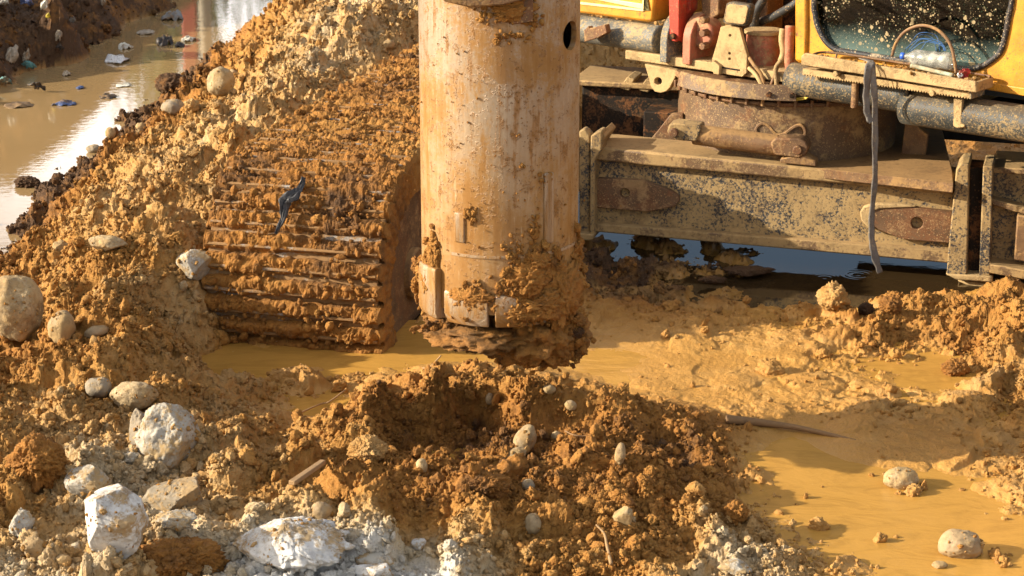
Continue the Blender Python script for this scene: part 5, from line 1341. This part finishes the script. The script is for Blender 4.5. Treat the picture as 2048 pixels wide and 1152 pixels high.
def crumple(name, c, w, d, h, mat, label, cat, seed=1, group=None, n=14, up=(0, 0, 1)):
    bm = bmesh.new(); rows = []; rr = random.Random(seed)
    for i in range(n):
        row = []
        for j in range(n):
            a_, b_ = i/(n-1)*2-1, j/(n-1)*2-1
            rad = max(abs(a_), abs(b_)); ln = math.hypot(a_, b_)+1e-6
            x, y = a_*rad/ln, b_*rad/ln                      # square to disc
            k_ = 1+.45*mnoise.noise(Vector((x*1.6+seed*3.1, y*1.6, seed*1.7)))
            zz = h*(.55*mnoise.noise(Vector((x*2.2, y*2.2+seed, seed*2.3)))+.35*mnoise.noise(Vector((x*5+seed, y*5, 3)))+.6*(1-rad*rad))
            row.append(bm.verts.new((x*w/2*k_, y*d/2*k_, zz)))
        rows.append(row)
    for i in range(n-1):
        for j in range(n-1): bm.faces.new((rows[i][j], rows[i+1][j], rows[i+1][j+1], rows[i][j+1]))
    bmesh.ops.rotate(bm, verts=bm.verts, cent=(0, 0, 0), matrix=Vector((0, 0, 1)).rotation_difference(Vector(up)).to_matrix() @ Matrix.Rotation(rr.random()*6, 3, 'Z') if w == d else Vector((0, 0, 1)).rotation_difference(Vector(up)).to_matrix())
    bmesh.ops.translate(bm, verts=bm.verts, vec=Vector(c))
    o = from_bm(name, bm, mat, None, True, label=label, cat=cat, group=group)
    sm = o.modifiers.new('thickness', 'SOLIDIFY'); sm.thickness = .003
    return o
LM = {k: dirty('litter_'+k, c_, .5, cover=.45 if k != 'white' else .2, speck=.6, mud=(.26, .16, .07), bump=.3) for k, c_ in dict(white=(.75, .74, .72), blue=(.05, .09, .22), black=(.02, .02, .022), tan=(.42, .34, .24), teal=(.10, .28, .27), grey=(.22, .22, .21), red=(.55, .03, .04), pale=(.62, .60, .50), yellow=(.7, .55, .05), brown=(.14, .085, .04)).items()}
crumple('candy_wrapper', FU.P(1929, 148, .12), .055, .04, .05, LM['red'], 'crumpled red wrapper at the right end of the step tray', 'wrapper', 3, up=(-.5, -.6, .5))
crumple('paper_scrap', FU.P(1921, 150, .14), .03, .03, .03, LM['white'], 'small white paper scrap beside the red wrapper', 'paper', 5, up=(-.5, -.6, .5))
def floating(name, u, v, w, hpx, mk, label, cat, seed, hh=.03):
    p = at_z(u, v, .0); dep = p[1]*CP_+H*SP_
    W = w*dep/F; D = hpx*dep/F/abs(ray(u, v)[2])*1.0
    p[2] = .004
    crumple(name, p, W, min(D, W*1.5), hh*.5, LM[mk], label, cat, seed)
floating('plastic_bag', 231, 121, 48, 14, 'white', 'bright white plastic bag floating in mid canal', 'bag', 11, .09)
floating('plastic_bag', 127, 208, 42, 9, 'blue', 'dark blue bag floating near the left bank', 'bag', 12, .05)
floating('plastic_bag', 331, 87, 34, 17, 'black', 'large black bag sticking out of the canal', 'bag', 13, .18)
floating('plastic_bag', 359, 92, 20, 9, 'black', 'small black scrap right of the large black bag', 'scrap', 14, .07)
floating('plastic_bag', 379, 80, 28, 11, 'pale', 'pale crumpled scrap right of the black scrap', 'scrap', 15, .09)
floating('plastic_bag', 250, 95, 30, 9, 'pale', 'pale torn scrap drifting left of the large black bag', 'scrap', 16, .08)
floating('plastic_bag', 290, 66, 34, 9, 'tan', 'tan foam scrap drifting in the upper canal', 'scrap', 17, .05)
floating('plastic_bag', 246, 170, 30, 8, 'pale', 'flat pale film floating right of the canal middle', 'film', 18, .015)
floating('plastic_bag', 216, 194, 36, 7, 'black', 'dark twiggy scrap at the edge of the sky reflection', 'scrap', 19, .05)
floating('plastic_bag', 160, 176, 16, 7, 'blue', 'small dark blue scrap left of the pale film', 'scrap', 20, .03)
floating('driftwood', 38, 211, 56, 10, 'brown', 'brown floating board near the left frame edge', 'driftwood', 21, .05)
floating('plastic_bag', 346, 38, 40, 13, 'grey', 'grey rubbish lump far up the canal', 'scrap', 22, .15)
floating('plastic_bag', 133, 150, 16, 12, 'tan', 'tan scrap standing in the shallow water by the bank', 'scrap', 23, .06)
floating('plastic_bag', 160, 101, 18, 5, 'pale', 'thin pale sliver drifting close to the bank', 'scrap', 24, .02)
def bank(name, u, v, w, hpx, mk, label, cat, seed, up=(.3, -.6, .7)):
    p = ghit(u, v); dep = p.y*CP_+(H-p.z)*SP_
    crumple(name, p+Vector((0, -.03, .04)), w*dep/F, hpx*dep/F, .06, LM[mk], label, cat, seed, up=up)
bank('litter', 26, 118, 22, 44, 'tan', 'long tan cloth strip hanging down the left bank', 'cloth', 31)
bank('litter', 55, 122, 14, 30, 'tan', 'shorter tan strip right of the long cloth strip', 'cloth', 32)
bank('litter', 60, 140, 30, 12, 'teal', 'teal plastic shred at the foot of the left bank', 'plastic', 33)
bank('litter', 14, 172, 28, 10, 'teal', 'teal bag lying at the water in the left corner', 'bag', 34)
bank('litter', 92, 16, 12, 28, 'pale', 'pale paper strip high on the left bank', 'paper', 35)
bank('litter', 98, 42, 9, 7, 'yellow', 'tiny yellow scrap on the dark left bank', 'scrap', 36)
bank('litter', 120, 80, 14, 26, 'tan', 'tan rag near the waterline of the left bank', 'rag', 37)
bank('litter', 56, 14, 26, 14, 'blue', 'faded blue plastic on top of the left bank', 'plastic', 38)
bank('litter', 8, 10, 26, 20, 'pale', 'white torn sack in the upper left corner', 'sack', 39)
bank('litter', 122, 104, 16, 10, 'black', 'black plastic knot at the waterline', 'plastic', 40)
bank('litter', 208, 12, 10, 24, 'tan', 'thin tan strip on the far end of the left bank', 'cloth', 41)
bank('litter', 75, 182, 30, 12, 'black', 'black netting tangled in mud below the bank', 'netting', 42)
bank('litter', 147, 50, 12, 10, 'grey', 'grey scrap halfway up the dark bank', 'scrap', 43)
bank('litter', 682, 202, 28, 10, 'pale', 'pale flat flake lying on the crawler track mud', 'flake', 44)

# ================================================================== what the canal mirrors: trees, a red post and a concrete pole on the far side
leafm = M('leaves'); cl_ = leafm.n('ObjectInfo', out=5); ln = leafm.noise(leafm.n('NewGeometry'), 1.2, 3)
leafm.set(Base_Color=leafm.mix(ln, (.06, .10, .018), (.12, .16, .03)), Roughness=.7)
def tree(x, y, h, seed, label):
    rr = np.random.default_rng(seed); z0 = .2
    t = empty('tree', (x, y, z0), label=label, cat='tree', group='trees on the far canal bank')
    tube('trunk', [(x, y, z0), (x+.1, y, z0+h*.25), (x-.05, y+.1, z0+h*.5), (x+.05, y, z0+h*.8)], .16, bark, t, 16, 10, lambda q: 1-.75*q)
    n = 5200; cen = np.array([rr.normal(0, .25*h, 16), rr.normal(0, .2*h, 16), rr.uniform(.10, .92, 16)*h]).T
    k = rr.integers(0, 16, n); P_ = cen[k]+rr.normal(0, .085*h, (n, 3)); P_[:, 2] = np.clip(P_[:, 2], .02*h, h*1.02)
    P_ += np.array([x, y, z0]); s_ = rr.uniform(.10, .2, n)
    A_ = rr.normal(size=(n, 3)); A_ /= np.linalg.norm(A_, axis=1)[:, None]; B_ = np.cross(A_, rr.normal(size=(n, 3))); B_ /= np.linalg.norm(B_, axis=1)[:, None]
    Vv = np.stack([P_-A_*s_[:, None], P_+B_*s_[:, None]*.5, P_+A_*s_[:, None], P_-B_*s_[:, None]*.5], 1).reshape(-1, 3)
    me = bpy.data.meshes.new('crown'); me.from_pydata((Vv-np.array([x, y, z0])).tolist(), [], [(4*i, 4*i+1, 4*i+2, 4*i+3) for i in range(n)])
    from_me('crown', me, leafm.m, (x, y, z0), t, False)
for i, (x, y, h) in enumerate([(-11.2, 47, 5.6), (-7.0, 46, 7.4), (-4.0, 50, 8.6), (-1.2, 47, 8.2), (2.0, 52, 8)]):
    tree(x, y, h*1.1, 50+i, ['lowest leafy tree mirrored at the left of the canal end', 'leafy tree mirrored just left of the red post streak', 'tallest leafy tree mirrored right of the grey pole', 'leafy tree mirrored where the canal meets the mound', 'leafy tree farthest right behind the drilling rig'][i])
post = empty('red_post', (-6.48, 40, 0), label='tall red post mirrored as a red streak in the canal', cat='post')
bxm = plain('red_post_paint', (.55, .09, .06), .5)
FP = Frame(-6.48, 40, 0)
box('column', FP, -.14, .14, 0, 8, -.14, .14, bxm, post, .02)
box('base_plate', FP, -.35, .35, -.02, .06, -.35, .35, MAT['grey'], post, .01)
cp = empty('utility_pole', (-5.85, 38, 0), label='slim grey pole mirrored right of the red streak', cat='pole')
rod('shaft', (-5.85, 38, -.1), (-5.85, 38, 9), .13, plain('pole_concrete', (.35, .31, .24), .9), cp, 20, .10)
